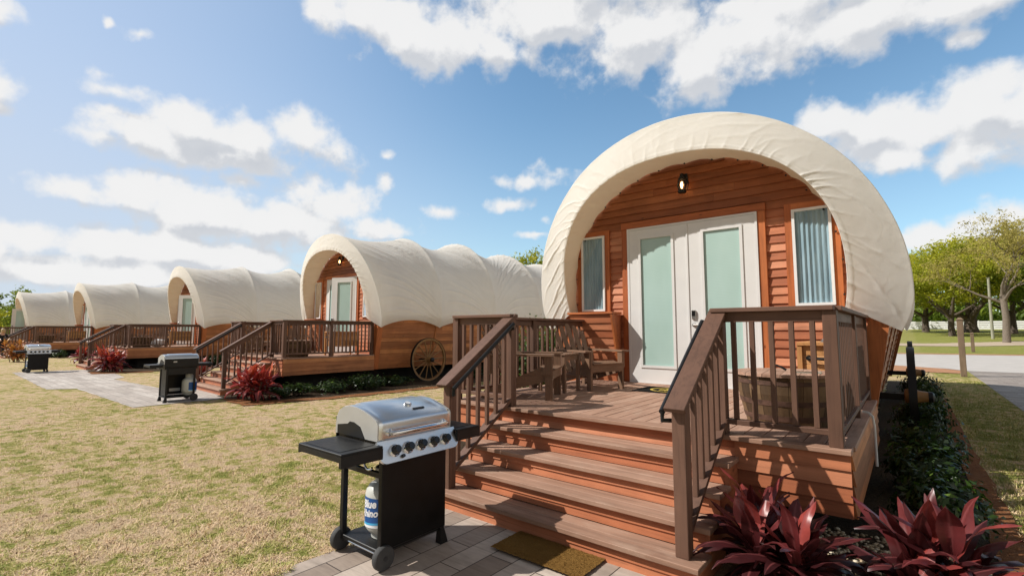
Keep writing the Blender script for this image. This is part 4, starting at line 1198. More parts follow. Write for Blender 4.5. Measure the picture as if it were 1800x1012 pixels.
def make_cooler(label):
    """cedar chest cooler on legs, long side along y"""
    t = thing('cedar_cooler', label, 'cooler', group='cedar chest coolers on the decks')
    for k in range(4):
        z = .26+k*.10; 
        m = MB(); m.box(-.215, .215, -.40, .40, z+.001, z+.099, ch=.003); m.build('box_board', M['cedar_y'], t)
    m = MB(); m.box(-.25, .25, -.44, .44, .661, .70, ch=.004); lid = m.build('lid', M['cedar_y'], t)
    for x in (-.225, .225):
        for y in (-.405, .405):
            m = MB(); m.box(x-.025, x+.025, y-.025, y+.025, 0, .66, ch=.003); m.build('leg', M['cedar_z'], t)
    m = MB(); m.lathe([(.035, 0), (.035, .012), (.02, .025), (.012, .04), (.0, .045)], 14, Matrix.Translation((.0, -.36, .70)), cap=False); m.build('lid_knob', M['nickel'], lid, smooth=True)
    for s in (-1, 1):
        m = MB(); y = s*.402; m.tube([(-.14, y+s*.01, .53), (-.13, y+s*.055, .53), (.0, y+s*.065, .525), (.13, y+s*.055, .53), (.14, y+s*.01, .53)], .016, 8); m.lathe([(.03, 0), (.03, .02)], 12, Matrix.Translation((-.14, y, .53)) @ Matrix.Rotation(-s*PI/2, 4, 'X')); m.lathe([(.03, 0), (.03, .02)], 12, Matrix.Translation((.14, y, .53)) @ Matrix.Rotation(-s*PI/2, 4, 'X')); m.build('handle', M['black_metal'], t, smooth=True)
    return t
def at(i, x, y, z=ZD, rz=0):
    """a point on cabin i's deck -> world"""
    X, Y, r_, dz = PLC[i]; c, s = math.cos(r_), math.sin(r_)
    return (X+x*c-y*s, Y+x*s+y*c, dz+z), (0, 0, r_+rz)
def put(o, i, x, y, rz=0, z=ZD+.0015):
    o.location, o.rotation_euler = at(i, x, y, z, rz); return o
def lx(X, Y): return X-CX, Y-CY
chairA = put(make_chair('brown slatted chair just behind the left stair post of the nearest deck'), 0, *lx(-3.83, 4.90), .42)
chairB = put(copy_tree(chairA), 0, *lx(-3.72, 6.33), -.36); tag(chairB, 'brown slatted chair by the left window of the nearest cabin, high fan back in view')
tab = put(make_table('small brown slatted table between the two chairs on the nearest deck'), 0, *lx(-3.80, 5.70), .05)
bar = put(make_barrel('half oak barrel with round board lid behind the foreground railing'), 0, *lx(-.90, 5.02), .1)
coo = put(make_cooler('pale cedar cooler chest on legs below the right window of the nearest cabin'), 0, *lx(-.71, 6.52))
nmd = ['', 'second', 'middle', 'fourth']
for i in (1, 2, 3):
    w_ = nmd[i]
    tag(put(copy_tree(chairA), i, -1.25, .72, .42), f'front slatted chair behind the railings of the {w_} cabin')
    tag(put(copy_tree(chairA), i, -1.15, 1.95, -.36), f'rear slatted chair behind the railings of the {w_} cabin')
    tag(put(copy_tree(tab), i, -1.23, 1.35), f'small slatted table behind the railings of the {w_} cabin')
    tag(put(copy_tree(bar), i, 1.62, .62, .3), f'shaded half barrel at the front corner of the {w_} deck')
    tag(put(copy_tree(coo), i, 1.80 if i > 1 else 1.66, 1.98), f'orange cedar cooler chest behind the side railing of the {w_} deck')
# white rounded bundle with a dark end, on the third deck
b_ = thing('plush_bundle', 'white rounded bundle with a black end lying on the middle deck', 'bundle')
put(b_, 2, 1.72, 1.18, 1.55)
def blob(parts, sub=2):
    m = MB()
    for (x, y, z, a, b, c) in parts:
        bm = bmesh.new(); bmesh.ops.create_icosphere(bm, subdivisions=sub, radius=1); m.addbm(bm, Matrix.Translation((x, y, z)) @ Matrix.Diagonal((a, b, c, 1)))
    return m
blob([(0, 0, .17, .36, .22, .175)], 3).build('body', M['plush'], b_, smooth=True, angle=None)
blob([(.34, 0, .27, .13, .13, .12)]).build('head', M['cloth_black'], b_, smooth=True, angle=None)
# doormats
dm = MB(); nx_, ny_ = 60, 30; 
vs = [(-.385+.77*i/nx_+rng.uniform(-.003, .003), -.19+.38*j/ny_+rng.uniform(-.003, .003), .016+rng.uniform(0, .006)) for j in range(ny_+1) for i in range(nx_+1)]
dm.quadmesh(vs, [(j*(nx_+1)+i, j*(nx_+1)+i+1, (j+1)*(nx_+1)+i+1, (j+1)*(nx_+1)+i) for j in range(ny_) for i in range(nx_)]); 
o = dm.build('doormat', M['coir'], loc=(-2.14, 3.03, .008), rot=(0, 0, .01)); tag(o, 'plain brown coir doormat on the pavers at the foot of the steps', 'doormat')
def fringe():
    n = 5000; q = nrg.uniform(0, 1, (n, 2)); x = -.385+.77*q[:, 0]; y = -.19+.38*q[:, 1]
    az = nrg.uniform(0, 2*PI, n); L = nrg.uniform(.008, .018, n); d = np.stack([np.cos(az)*.6, np.sin(az)*.6, np.full(n, .8)], 1)*L[:, None]
    b = np.stack([x, y, np.full(n, .017)], 1); s = np.stack([-np.sin(az), np.cos(az), 0*az], 1)*.0012
    V = np.stack([b-s, b+s, b+d], 1).reshape(-1, 3); F = np.arange(n*3).reshape(-1, 3)
    link('bristles', npmesh('bristles', V, F, M['coir']), o)
fringe()
dmt = thing('doormat', 'black doormat with a round yellow emblem before the nearest white doors', 'doormat', loc=(-2.55, 6.60, ZD+.001))
m = MB(); m.box(-.46, .46, -.30, .30, 0, .011, ch=.003); m.build('mat', M['matblack'], dmt)
m = MB(); n = 48
vs = [(r_*1.25*math.cos(2*PI*j/n), r_*math.sin(2*PI*j/n), .0125) for r_ in (.215, .245) for j in range(n)]; m.quadmesh(vs, [(j, (j+1) % n, n+(j+1) % n, n+j) for j in range(n)])
for k in range(9):   # spoked emblem inside the ring
    a = 2*PI*k/9+.2; m.bar((.05*math.cos(a), .04*math.sin(a), .0125), (.19*math.cos(a), .15*math.sin(a), .0125), .020+.012*(k % 3), .001)
m.build('emblem', M['yellow'], dmt)
# outlet pipe on the deck edge
m = MB(); m.tube([(-.40, 5.93, ZD+.035), (-.35, 5.92, ZD+.03), (-.318, 5.91, ZD+.0), (-.308, 5.90, ZD-.10), (-.306, 5.88, ZD-.46)], .012, 8)
tag(m.build('drain_hose', M['pvc'], smooth=True), 'thin white hose hanging over the right edge of the nearest deck', 'hose')

# ------------------------------------------------------------------ plants
def broadleaf(rows, base, az, el0, L, W, droop, fold, twist, r_):
    """strap leaf as rows of 5 points"""
    k = 9; pts = []; p = Vector(base); el_ = el0; out = []
    for i in range(k+1):
        f = i/k
        d = Vector((math.cos(az)*math.cos(el_), math.sin(az)*math.cos(el_), math.sin(el_)))
        if i: p = p+d*(L/k)
        el_ -= droop*(f**1.2)*2.2/k; az += twist/k
        w = W*(.18 if f < .06 else .30+.70*min(1, (f/.42))**.8 if f < .45 else max(0, 1-((f-.45)/.55)**2.0))
        w = max(w, .002)
        s = Vector((-math.sin(az), math.cos(az), 0)); n = s.cross(d)
        wv_ = .012*math.sin(f*11+az*5)
        for a, m_ in ((-1, 0), (-.5, .45), (0, 1), (.5, .45), (1, 0)):
            q = p+s*(a*w*.5)+n*(-abs(a)*w*.5*fold*-1+wv_*abs(a))
            rows.append(((q.x, q.y, q.z), m_))
    return k
def make_cordyline(name, label, cat, stems, spread, leaves, L, W, mat, group, seed, hts=(.12, .45)):
    r_ = random.Random(seed); t = thing(name, label, cat, group=group)
    rows = []; F = []; RN = []; st = MB()
    for s in range(stems):
        a = 2*PI*s/stems+r_.uniform(-.5, .5); q = spread*r_.uniform(.2, 1); h = r_.uniform(*hts)
        b0 = Vector((q*math.cos(a)*.5, q*math.sin(a)*.5, 0)); b1 = Vector((q*math.cos(a), q*math.sin(a), h))
        st.tube([b0, (b0+b1)/2+Vector((0, 0, .03)), b1], [.016, .014, .012], 7)
        for k in range(leaves):
            f = k/(leaves-1); az = k*2.4+r_.uniform(-.35, .35)
            el_ = R(-5)+f*R(82)+r_.uniform(-.16, .16)
            base = b0.lerp(b1, .45+.55*f)
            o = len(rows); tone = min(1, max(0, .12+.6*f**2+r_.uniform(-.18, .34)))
            LL = L*r_.uniform(.75, 1.15)*(1-.22*f)
            n = broadleaf(rows, base, az, el_, LL, W*r_.uniform(.75, 1.2), (1.6-1.05*f)*r_.uniform(.55, 1.5), r_.uniform(.15, .5), r_.uniform(-.5, .5), r_)
            for i in range(n):
                for j in range(4):
                    F.append((o+i*5+j, o+i*5+j+1, o+(i+1)*5+j+1, o+(i+1)*5+j)); RN.append(tone)
    V = np.array([p for p, _ in rows]); mid = np.array([m for _, m in rows])
    me = npmesh(name+'_leaves', V, np.array(F), mat, np.array(RN), smooth=True, extra={'mid': mid})
    link('leaves', me, t); st.build('stems', M['stem'], t, smooth=True)
    return t
RED = 'red leafed plants beside the steps'
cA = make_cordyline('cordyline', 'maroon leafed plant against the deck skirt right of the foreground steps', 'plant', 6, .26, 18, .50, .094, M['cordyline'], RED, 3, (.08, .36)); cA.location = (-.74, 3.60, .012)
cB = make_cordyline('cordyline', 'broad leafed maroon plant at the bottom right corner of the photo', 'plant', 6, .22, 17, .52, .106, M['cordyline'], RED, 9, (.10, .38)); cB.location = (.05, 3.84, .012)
M['cord_red'] = leafm('red_leaf', [(.10, .012, .014), (.24, .022, .022), (.48, .05, .035), (.72, .17, .05)], .4, .3, .4, (.5, .1, .08))
rA = make_cordyline('cordyline', 'x', 'plant', 7, .30, 14, .46, .10, M['cord_red'], RED, 14, (.12, .5)); rB = make_cordyline('cordyline', 'x', 'plant', 6, .28, 14, .46, .10, M['cord_red'], RED, 17, (.12, .45))
c = rA; c.location = (-11.95, 5.12, .012); c.rotation_euler = (0, 0, 1.2); c.scale = (1.28,)*3; tag(c, 'bright red leafed plant at the corner of the second deck')
c = rB; c.location = (-17.1, 5.6, .012); c.rotation_euler = (0, 0, 2.4); c.scale = (1.1,)*3; tag(c, 'red plant glimpsed behind the far side of the second steps')
c = copy_tree(rB); c.location = (-24.6, 5.0, .012); c.rotation_euler = (0, 0, 4.1); c.scale = (1.45,)*3; tag(c, 'dark red leafed plant right of the middle cabin steps')
c = copy_tree(rA); c.location = (-31.6, 5.35, .012); c.rotation_euler = (0, 0, .7); c.scale = (1.25,)*3; tag(c, 'small red leafed plant left of the middle cabin steps')
cr = make_cordyline('croton', 'orange and yellow leafed plant beside the fourth cabin steps', 'plant', 9, .55, 16, .42, .12, M['croton'], None, 21, (.25, 1.0)); cr.location = (-36.3, 3.45, .01)

def leaf_quads(P, N, size, r_):
    """diamond leaves at points P facing roughly N"""
    n = len(P); u = r_.normal(size=(n, 3)); u -= N*np.sum(u*N, 1)[:, None]; u /= np.linalg.norm(u, axis=1)[:, None]+1e-9
    v = np.cross(N, u); s = size[:, None]
    V = np.stack([P-u*s, P+v*s*.42+N*s*.12, P+u*s, P-v*s*.42+N*s*.12], 1).reshape(-1, 3)
    F = np.arange(n*4).reshape(-1, 4); return V, F
def make_shrub(name, label, mat, rx, ry, h, n, leaf, seed, group, stems=7):
    r_ = np.random.default_rng(seed); t = thing(name, label, 'shrub', group=group)
    st = MB(); C = []
    for k in range(26):
        a = r_.uniform(0, 2*PI); q = math.sqrt(r_.uniform(0, 1)); C.append((rx*q*math.cos(a)*.85, ry*q*math.sin(a)*.85, h*(.35+.6*r_.uniform()*(1-.5*q*q))))
    C = np.array(C)
    for k in range(min(stems, len(C))):
        p = C[k]; st.tube([(p[0]*.1, p[1]*.1, 0), (p[0]*.6, p[1]*.6, p[2]*.5), tuple(p)], [.014, .009, .004], 5)
    idx = r_.integers(0, len(C), n); P = C[idx]+r_.normal(size=(n, 3))*np.array([rx, ry, h])*.17
    P[:, 2] = np.clip(P[:, 2], .03, None)
    N = P-np.array([0, 0, h*.25]); N /= np.linalg.norm(N, axis=1)[:, None]; N = N+r_.normal(size=(n, 3))*.55+np.array([0, 0, .25]); N /= np.linalg.norm(N, axis=1)[:, None]
    V, F = leaf_quads(P, N, leaf*r_.uniform(.6, 1.25, n), r_)
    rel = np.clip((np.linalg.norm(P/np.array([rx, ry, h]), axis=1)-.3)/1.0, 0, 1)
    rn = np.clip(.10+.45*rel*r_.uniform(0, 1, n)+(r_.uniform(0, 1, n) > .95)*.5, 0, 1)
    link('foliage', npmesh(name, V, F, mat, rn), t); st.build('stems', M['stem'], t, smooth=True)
    return t
SG = 'dark green shrubs along the right side of the nearest cabin'
s1 = make_shrub('shrub', 'glossy dark shrub behind the bottom right maroon plant', M['shrub'], .30, .48, .40, 1700, .038, 1, SG)
s2 = make_shrub('shrub', 's', M['shrub'], .32, .5, .46, 1600, .042, 2, SG)
s1.location = (.12, 5.25, .012); s2.location = (.10, 6.5, .012); s2['label'] = 'second shrub from the front along the nearest cabin, bright tips'
for k, (x, y, lab) in enumerate([(.12, 7.8, 'third shrub from the front along the nearest cabin'), (.10, 9.9, 'dark shrub by the front wagon wheel of the nearest cabin'), (.12, 12.0, 'dark shrub between the two wagon wheels of the nearest cabin'), (.12, 14.6, 'dark shrub past the rear wagon wheel of the nearest cabin')]):
    c = copy_tree(s1 if k % 2 else s2); c.location = (x, y, .012); c.rotation_euler = (0, 0, 1.3*k+.8); c.scale = (.9, .85, 1.05+.1*k); tag(c, lab)
SG2 = 'dark green shrubs along the second cabin'
for k, (x, y) in enumerate([(-11.9, 6.0), (-11.95, 7.1), (-11.85, 8.1), (-12.0, 9.1), (-11.95, 12.3), (-12.0, 13.6)]):
    c = copy_tree(s1 if k % 2 else s2); c.location = (x, y, .012); c.rotation_euler = (0, 0, .9*k); c.scale = (1.25, 1.25, .62+.10*(k % 3))
    tag(c, ['low shrub next to the red plant of the second cabin', 'low shrub under the side railing of the second deck', 'low shrub in front of the wheel of the second cabin', 'low shrub right beside the spoked wheel of the second cabin', 'low shrub behind the wheel of the second cabin', 'low shrub near the back of the second cabin'][k], group=SG2)
SG3 = 'green shrubs along the far cabins'
for k, (x, y, lab) in enumerate([(-25.0, 7.2, 'small green shrub below the middle deck side'), (-25.0, 9.0, 'dark shrub further back below the middle deck'), (-39.6, 5.6, 'green shrub below the side of the fourth deck'), (-39.7, 7.3, 'dark shrub further back below the fourth deck')]):
    c = copy_tree(s2 if k % 2 else s1); c.location = (x, y, .012); c.rotation_euler = (0, 0, 2.1*k+.5); c.scale = (1.1, 1.1, 1.1); tag(c, lab, group=SG3)
h1 = make_shrub('bush', 'tall bright green bush seen through the left railing of the nearest deck', M['hedge'], .75, .9, 1.55, 5200, .055, 6, 'bright bushes between the two nearest cabins', 10); h1.location = (-6.1, 8.2, .012)
c = copy_tree(h1); c.location = (-6.5, 10.2, .012); c.rotation_euler = (0, 0, 2); tag(c, 'bright bush further back between the two nearest cabins')

# ------------------------------------------------------------------ trees
def make_tree(name, label, base, H, crown_r, trunk_r, mat, bark, seed, leaf=.16, n=9000, fork=.25, sparse=1., low=.30, group='trees beyond the road', flat=.7):
    r_ = np.random.default_rng(seed); rr = random.Random(seed)
    t = thing(name, label, 'tree', loc=base, group=group)
    wd = MB(); tips = []
    def grow(p, d, L, rad, depth):
        k = 4; pts = [p.copy()]; rs = [rad]
        for i in range(k):
            d = (d+Vector((rr.gauss(0, .16), rr.gauss(0, .16), rr.gauss(0, .10)+.05))).normalized()
            p = p+d*(L/k); pts.append(p.copy()); rs.append(rad*(1-.5*(i+1)/k))
        wd.tube(pts, rs, 7 if depth > 1 else 5, caps=False)
        if depth <= 2: tips.append((p.copy(), depth)); tips.append((pts[2].copy(), depth))
        if depth == 0: return
        nb = rr.choice([2, 3, 3]) if depth > 1 else rr.choice([2, 3])
        a0 = rr.uniform(0, 2*PI)
        for b in range(nb):
            a = a0+2*PI*b/nb+rr.uniform(-.4, .4); sp_ = rr.uniform(.5, .95)
            q = Vector((math.cos(a), math.sin(a), 0)); nd = (d*math.cos(sp_)+q*math.sin(sp_)*1.1+Vector((0, 0, .12))).normalized()
            grow(pts[-1] if b else p, nd, L*rr.uniform(.62, .82), rs[-1]*rr.uniform(.65, .85), depth-1)
    h0 = H*fork
    wd.tube([(0, 0, -.3), (0, 0, .1), (rr.uniform(-.05, .05)*h0, rr.uniform(-.05, .05)*h0, h0*.5), (0, 0, h0)], [trunk_r*1.5, trunk_r*1.15, trunk_r*.95, trunk_r*.9], 10, caps=False)
    nl = 5; a0 = rr.uniform(0, 6)
    for b in range(nl):
        a = a0+2*PI*b/nl+rr.uniform(-.3, .3); e = rr.uniform(.35, 1.15)
        grow(Vector((0, 0, h0*rr.uniform(.8, 1))), Vector((math.cos(a)*math.cos(e), math.sin(a)*math.cos(e), math.sin(e))), crown_r*rr.uniform(.42, .6), trunk_r*.55, 3)
    grow(Vector((0, 0, h0*.95)), Vector((0, 0, 1)), (H-h0)*.42, trunk_r*.6, 3)
    wd.build('trunk', M[bark], t, smooth=True, angle=None)
    T = np.array([p[:] for p, _ in tips]); 
    # fill the crown volume with extra clumps so that it has body, edges and gaps
    m_ = int(70*sparse); th = r_.uniform(0, 2*PI, m_); q = r_.uniform(.25, 1, m_)**.5; ph = r_.uniform(-.35, 1, m_)
    zc = H*(low+(1-low)*.45); rz_ = H*(1-low)*.55
    E_ = np.stack([crown_r*q*np.cos(th)*np.sqrt(np.clip(1-ph**2*.8, .1, 1)), crown_r*q*np.sin(th)*np.sqrt(np.clip(1-ph**2*.8, .1, 1)), zc+rz_*ph*r_.uniform(.7, 1, m_)], 1)
    C = np.concatenate([T, E_]) if sparse > .3 else T
    C = C[C[:, 2] > H*low*.75]
    cs = crown_r*.17*r_.uniform(.6, 1.25, len(C)); tone = r_.uniform(0, 1, len(C))
    idx = r_.integers(0, len(C), n); off = r_.normal(size=(n, 3)); off /= np.linalg.norm(off, axis=1)[:, None]; off *= (r_.uniform(0, 1, n)**.5)[:, None]
    P = C[idx]+off*cs[idx][:, None]*np.array([1, 1, flat])
    N = off+r_.normal(size=(n, 3))*.6+np.array([0, 0, .5]); N /= np.linalg.norm(N, axis=1)[:, None]
    V, F = leaf_quads(P, N, leaf*r_.uniform(.6, 1.3, n), r_)
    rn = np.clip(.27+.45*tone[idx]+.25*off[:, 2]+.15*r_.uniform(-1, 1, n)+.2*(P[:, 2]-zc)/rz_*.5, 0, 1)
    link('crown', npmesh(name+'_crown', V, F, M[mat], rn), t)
    return t
def tz(x, y): return (x, y, gz(y))
make_tree('oak_tree', 'broad dark live oak with a thick forked trunk behind the white fence line', tz(8.6, 118), 17.5, 11, .95, 'oakleaf', 'bark', 31, .30, 19000, .14, 1.5, .12)
make_tree('bare_tree', 'tall pale thinly leafed tree with grey trunk at the right edge', tz(7.9, 72.5), 15.0, 5.8, .30, 'olive', 'barkgrey', 42, .13, 7000, .34, .25, .36)
make_tree('oak_tree', 'yellow green oak left of the big dark oak, next to the canvas edge', tz(2.5, 122), 15.0, 8.5, .55, 'oakleaf', 'bark', 33, .28, 16000, .2, 1.4, .10)
make_tree('oak_tree', 'olive tinted tree filling the gap above the utility pole', tz(12.8, 110), 16.5, 9, .5, 'olive', 'bark', 34, .30, 13000, .2, 1.1, .24)
make_tree('oak_tree', 'deep green tree low behind the pale trunk at the right edge', tz(15.0, 100), 12, 7.5, .45, 'deepleaf', 'bark', 35, .30, 11000, .18, 1.2, .12)
make_tree('oak_tree', 'olive tree at the right border behind the bare one', tz(16.5, 122), 19, 9.5, .5, 'olive', 'bark', 36, .30, 12000, .2, 1.1, .2)
make_tree('oak_tree', 'far green tree at the canopy edge of the nearest cabin', tz(-3.5, 150), 18, 10, .6, 'oakleaf', 'bark', 37, .36, 12000, .18, 1.3, .14)
make_tree('oak_tree', 'yellow green tree showing above the gap between the two nearest cabins', (-30.2, 41.5, 0), 10.4, 4.8, .3, 'oakleaf', 'bark', 38, .17, 9000, .3, 1.2, .3, group='trees behind the cabins')
make_tree('oak_tree', 'dark green tree left of the farthest cabin', (-129, 12.5, 0), 5.6, 6.5, .4, 'deepleaf', 'bark', 39, .28, 10000, .2, 1.3, .08, group='trees behind the cabins')
make_tree('oak_tree', 'lighter green tree at the left border behind the person', (-112, 4.0, 0), 4.2, 5.5, .3, 'oakleaf', 'bark', 40, .24, 9000, .2, 1.3, .05, group='trees behind the cabins')

make_tree('oak_tree', 'bright yellow green oak with foliage hanging low in front of the white fence', tz(4.9, 96), 13.8, 7.5, .4, 'oakleaf', 'bark', 51, .22, 17000, .2, 1.5, .09)
# a wooded band far off, beyond what one could count
def woods():
    r_ = np.random.default_rng(77); n = 26000; m_ = 260
    cx_ = np.concatenate([r_.uniform(-40, 70, 200), r_.uniform(-260, -150, 60)]); cy_ = np.concatenate([r_.uniform(185, 225, 200), r_.uniform(-30, 60, 60)])
    hh = r_.uniform(5, 12, m_); hh[200:] *= .55; idx = r_.integers(0, m_, n); off = r_.normal(size=(n, 3)); off /= np.linalg.norm(off, axis=1)[:, None]
    P = np.stack([cx_[idx], cy_[idx], 2.4*(idx < 200)+hh[idx]*.5], 1)+off*np.stack([np.full(n, 5.), np.full(n, 5.), hh[idx]*.55], 1)*(r_.uniform(.3, 1, n)**.4)[:, None]
    N = off+r_.normal(size=(n, 3))*.5; N /= np.linalg.norm(N, axis=1)[:, None]
    V, F = leaf_quads(P, N, r_.uniform(.5, 1.1, n), r_)
    o = link('woods', npmesh('woods', V, F, M['deepleaf'], np.clip(.3+.4*off[:, 2]+.3*r_.uniform(-1, 1, n), 0, 1)))
    tag(o, 'far off band of green woodland on the skyline', 'woods', kind='stuff')
woods()

# ------------------------------------------------------------------ things beyond the cabins
fz = 148
fe = thing('board_fence', 'long low white fence below the trees beyond the road', 'fence', loc=(0, fz, gz(fz)))
for k in range(36):
    m = MB(); x = -60+k*4.; m.box(x-.08, x+.08, -.08, .08, 0, 2.0); m.build('fence_post', M['fence_white'], fe)
for z in (.25, .72, 1.19, 1.66):
    m = MB(); m.box(-60, 80, -.05, -.02, z-.20, z+.20); m.build('fence_board', M['fence_white'], fe)
def fence_post(x, y, h, w_, label):
    t = thing('fence_post', label, 'post', loc=(x, y, gz(y)), group='timber posts by the driveway'); m = MB(); m.cbox(-w_, w_, -w_, w_, 0, h, .01); m.build('post', M['post_wood'], t)
    m = MB(); m.hexa([(-w_*1.25, -w_*1.25, h), (w_*1.25, -w_*1.25, h), (w_*1.25, w_*1.25, h), (-w_*1.25, w_*1.25, h), (-w_*.4, -w_*.4, h+w_), (w_*.4, -w_*.4, h+w_), (w_*.4, w_*.4, h+w_), (-w_*.4, w_*.4, h+w_)]); m.build('cap', M['post_wood'], t)
fence_post(1.43, 23.7, 2.02, .085, 'square timber post at the corner of lawn and driveway')
fence_post(3.72, 51.2, 1.40, .10, 'short timber post in the grass across the road')
up = thing('utility_pole', 'slim pale round pole left of the grey tree trunk', 'pole', loc=tz(8.05, 84.8))
m = MB(); m.tube([(0, 0, 0), (0, 0, 4), (.03, 0, 7.6)], [.16, .14, .12], 12); m.build('pole', M['pole_wood'], up, smooth=True)
m = MB(); m.cbox(-.17, .17, -.17, .17, 7.6, 7.66, .01); m.build('cap', M['pole_wood'], up)

# ------------------------------------------------------------------ a person at the far left
def skinned(name, verts, edges, radii, mat, parent=None, loc=(0, 0, 0), rot=(0, 0, 0), sub=2, root=0):
    me = bpy.data.meshes.new(name); me.from_pydata(verts, edges, []); me.materials.append(mat)
    o = bpy.data.objects.new(name, me); COL.objects.link(o); o.location = loc; o.rotation_euler = rot
    if parent: o.parent = parent
    sk = o.modifiers.new('skin', 'SKIN'); sk.use_smooth_shade = True
    ss = o.modifiers.new('sub', 'SUBSURF'); ss.levels = sub; ss.render_levels = sub
    for i, r_ in enumerate(radii):
        v = me.skin_vertices[0].data[i]; v.radius = r_ if isinstance(r_, tuple) else (r_, r_); v.use_root = (i == root)
    return o
V_ = [(0, 0, .95), (.03, 0, 1.12), (.06, 0, 1.30), (.10, 0, 1.42), (.14, 0, 1.50), (.18, 0, 1.57), (.21, 0, 1.66),
      (.0, .09, .90), (.02, .10, .50), (-.01, .10, .08), (.12, .11, .03), (.0, -.09, .90), (.04, -.10, .50), (.0, -.10, .08), (.13, -.11, .03),
      (.08, .18, 1.38), (.16, .23, 1.12), (.36, .15, 1.06), (.45, .12, 1.06), (.08, -.18, 1.38), (.17, -.23, 1.12), (.38, -.13, 1.05), (.47, -.10, 1.05)]
E_ = [(0, 1), (1, 2), (2, 3), (3, 4), (4, 5), (5, 6), (0, 7), (7, 8), (8, 9), (9, 10), (0, 11), (11, 12), (12, 13), (13, 14), (3, 15), (15, 16), (16, 17), (17, 18), (3, 19), (19, 20), (20, 21), (21, 22)]
Rr = [(.12, .15), (.11, .13), (.11, .15), (.09, .12), .05, (.075, .07), (.085, .075), .085, .058, .042, .035, .085, .058, .042, .035, .055, .042, .034, .024, .055, .042, .034, .024]
pe = skinned('person', V_, E_, Rr, M['skin'], loc=(-42.02, 3.30, 0), rot=(0, 0, .15)); tag(pe, 'blond person in black standing at the left edge, looking down', 'person')
hd = [(.03, 0, .90), (.035, 0, 1.12), (.06, 0, 1.30), (.10, 0, 1.41), (.08, .18, 1.38), (.16, .23, 1.12), (.34, .155, 1.062), (.08, -.18, 1.38), (.17, -.23, 1.12), (.36, -.135, 1.052)]
skinned('black_top', hd, [(0, 1), (1, 2), (2, 3), (3, 4), (4, 5), (5, 6), (3, 7), (7, 8), (8, 9)], [(.135, .165), (.125, .145), (.125, .165), (.10, .135), .066, .053, .042, .066, .053, .042], M['cloth_black'], pe)
skinned('trousers', [(0, 0, .96), (0, .09, .88), (.02, .10, .50), (-.01, .10, .10), (0, -.09, .88), (.04, -.10, .50), (0, -.10, .10)], [(0, 1), (1, 2), (2, 3), (0, 4), (4, 5), (5, 6)], [(.125, .16), .097, .07, .058, .097, .07, .058], M['cloth_navy'], pe)
hr = blob([(.175, 0, 1.66, .105, .095, .125), (.13, 0, 1.56, .07, .09, .12), (.25, .06, 1.60, .05, .035, .10), (.25, -.06, 1.60, .05, .035, .10)]); hr.build('hair', M['hair'], pe, smooth=True, angle=None)

# ------------------------------------------------------------------ daylight
sd = Vector((.82, .68, -1.0)).normalized()            # direction the light travels
sun = bpy.data.lights.new('sun', 'SUN'); sun.energy = 5.0; sun.angle = R(.55); sun.color = (1, .955, .89)
so = bpy.data.objects.new('sun', sun); COL.objects.link(so); so.rotation_euler = sd.to_track_quat('-Z', 'Y').to_euler()
SUN_EL = math.asin(-sd.z); SUN_AZ = math.atan2(-sd.x, -sd.y)
w = bpy.data.worlds.new('World'); S.world = w; w.use_nodes = True
nt = NT(w.node_tree); bg = nt.n['Background']; bg.inputs[1].default_value = .1
sky = nt.new('ShaderNodeTexSky', sky_type='NISHITA'); sky.sun_disc = False
sky.sun_elevation = SUN_EL; sky.sun_rotation = SUN_AZ % (2*PI)
sky.air_density = 1.0; sky.dust_density = .6; sky.ozone_density = 2.2
gen = nt.new('ShaderNodeTexCoord').outputs['Generated']
nrm = nt.vmath('NORMALIZE', gen).outputs[0]
sp = nt.new('ShaderNodeSeparateXYZ'); nt.l.new(nrm, sp.inputs[0])
az = nt.math('ARCTAN2', sp.outputs[0], sp.outputs[1]); el = nt.math('ARCSINE', sp.outputs[2])
ae = nt.new('ShaderNodeCombineXYZ'); nt.l.new(az, ae.inputs[0]); nt.l.new(el, ae.inputs[1])
def px_dir(u, v):
    r_ = (u-900)/F_PX; up = -(v-506)/F_PX
    d = math.cos(PITCH)-up*math.sin(PITCH); z = math.sin(PITCH)+up*math.cos(PITCH)
    fx, fy = -math.sin(YAW), math.cos(YAW); p = Vector((d*fx+r_*fy, d*fy-r_*fx, z)).normalized()
    return math.atan2(p.x, p.y), math.asin(p.z)
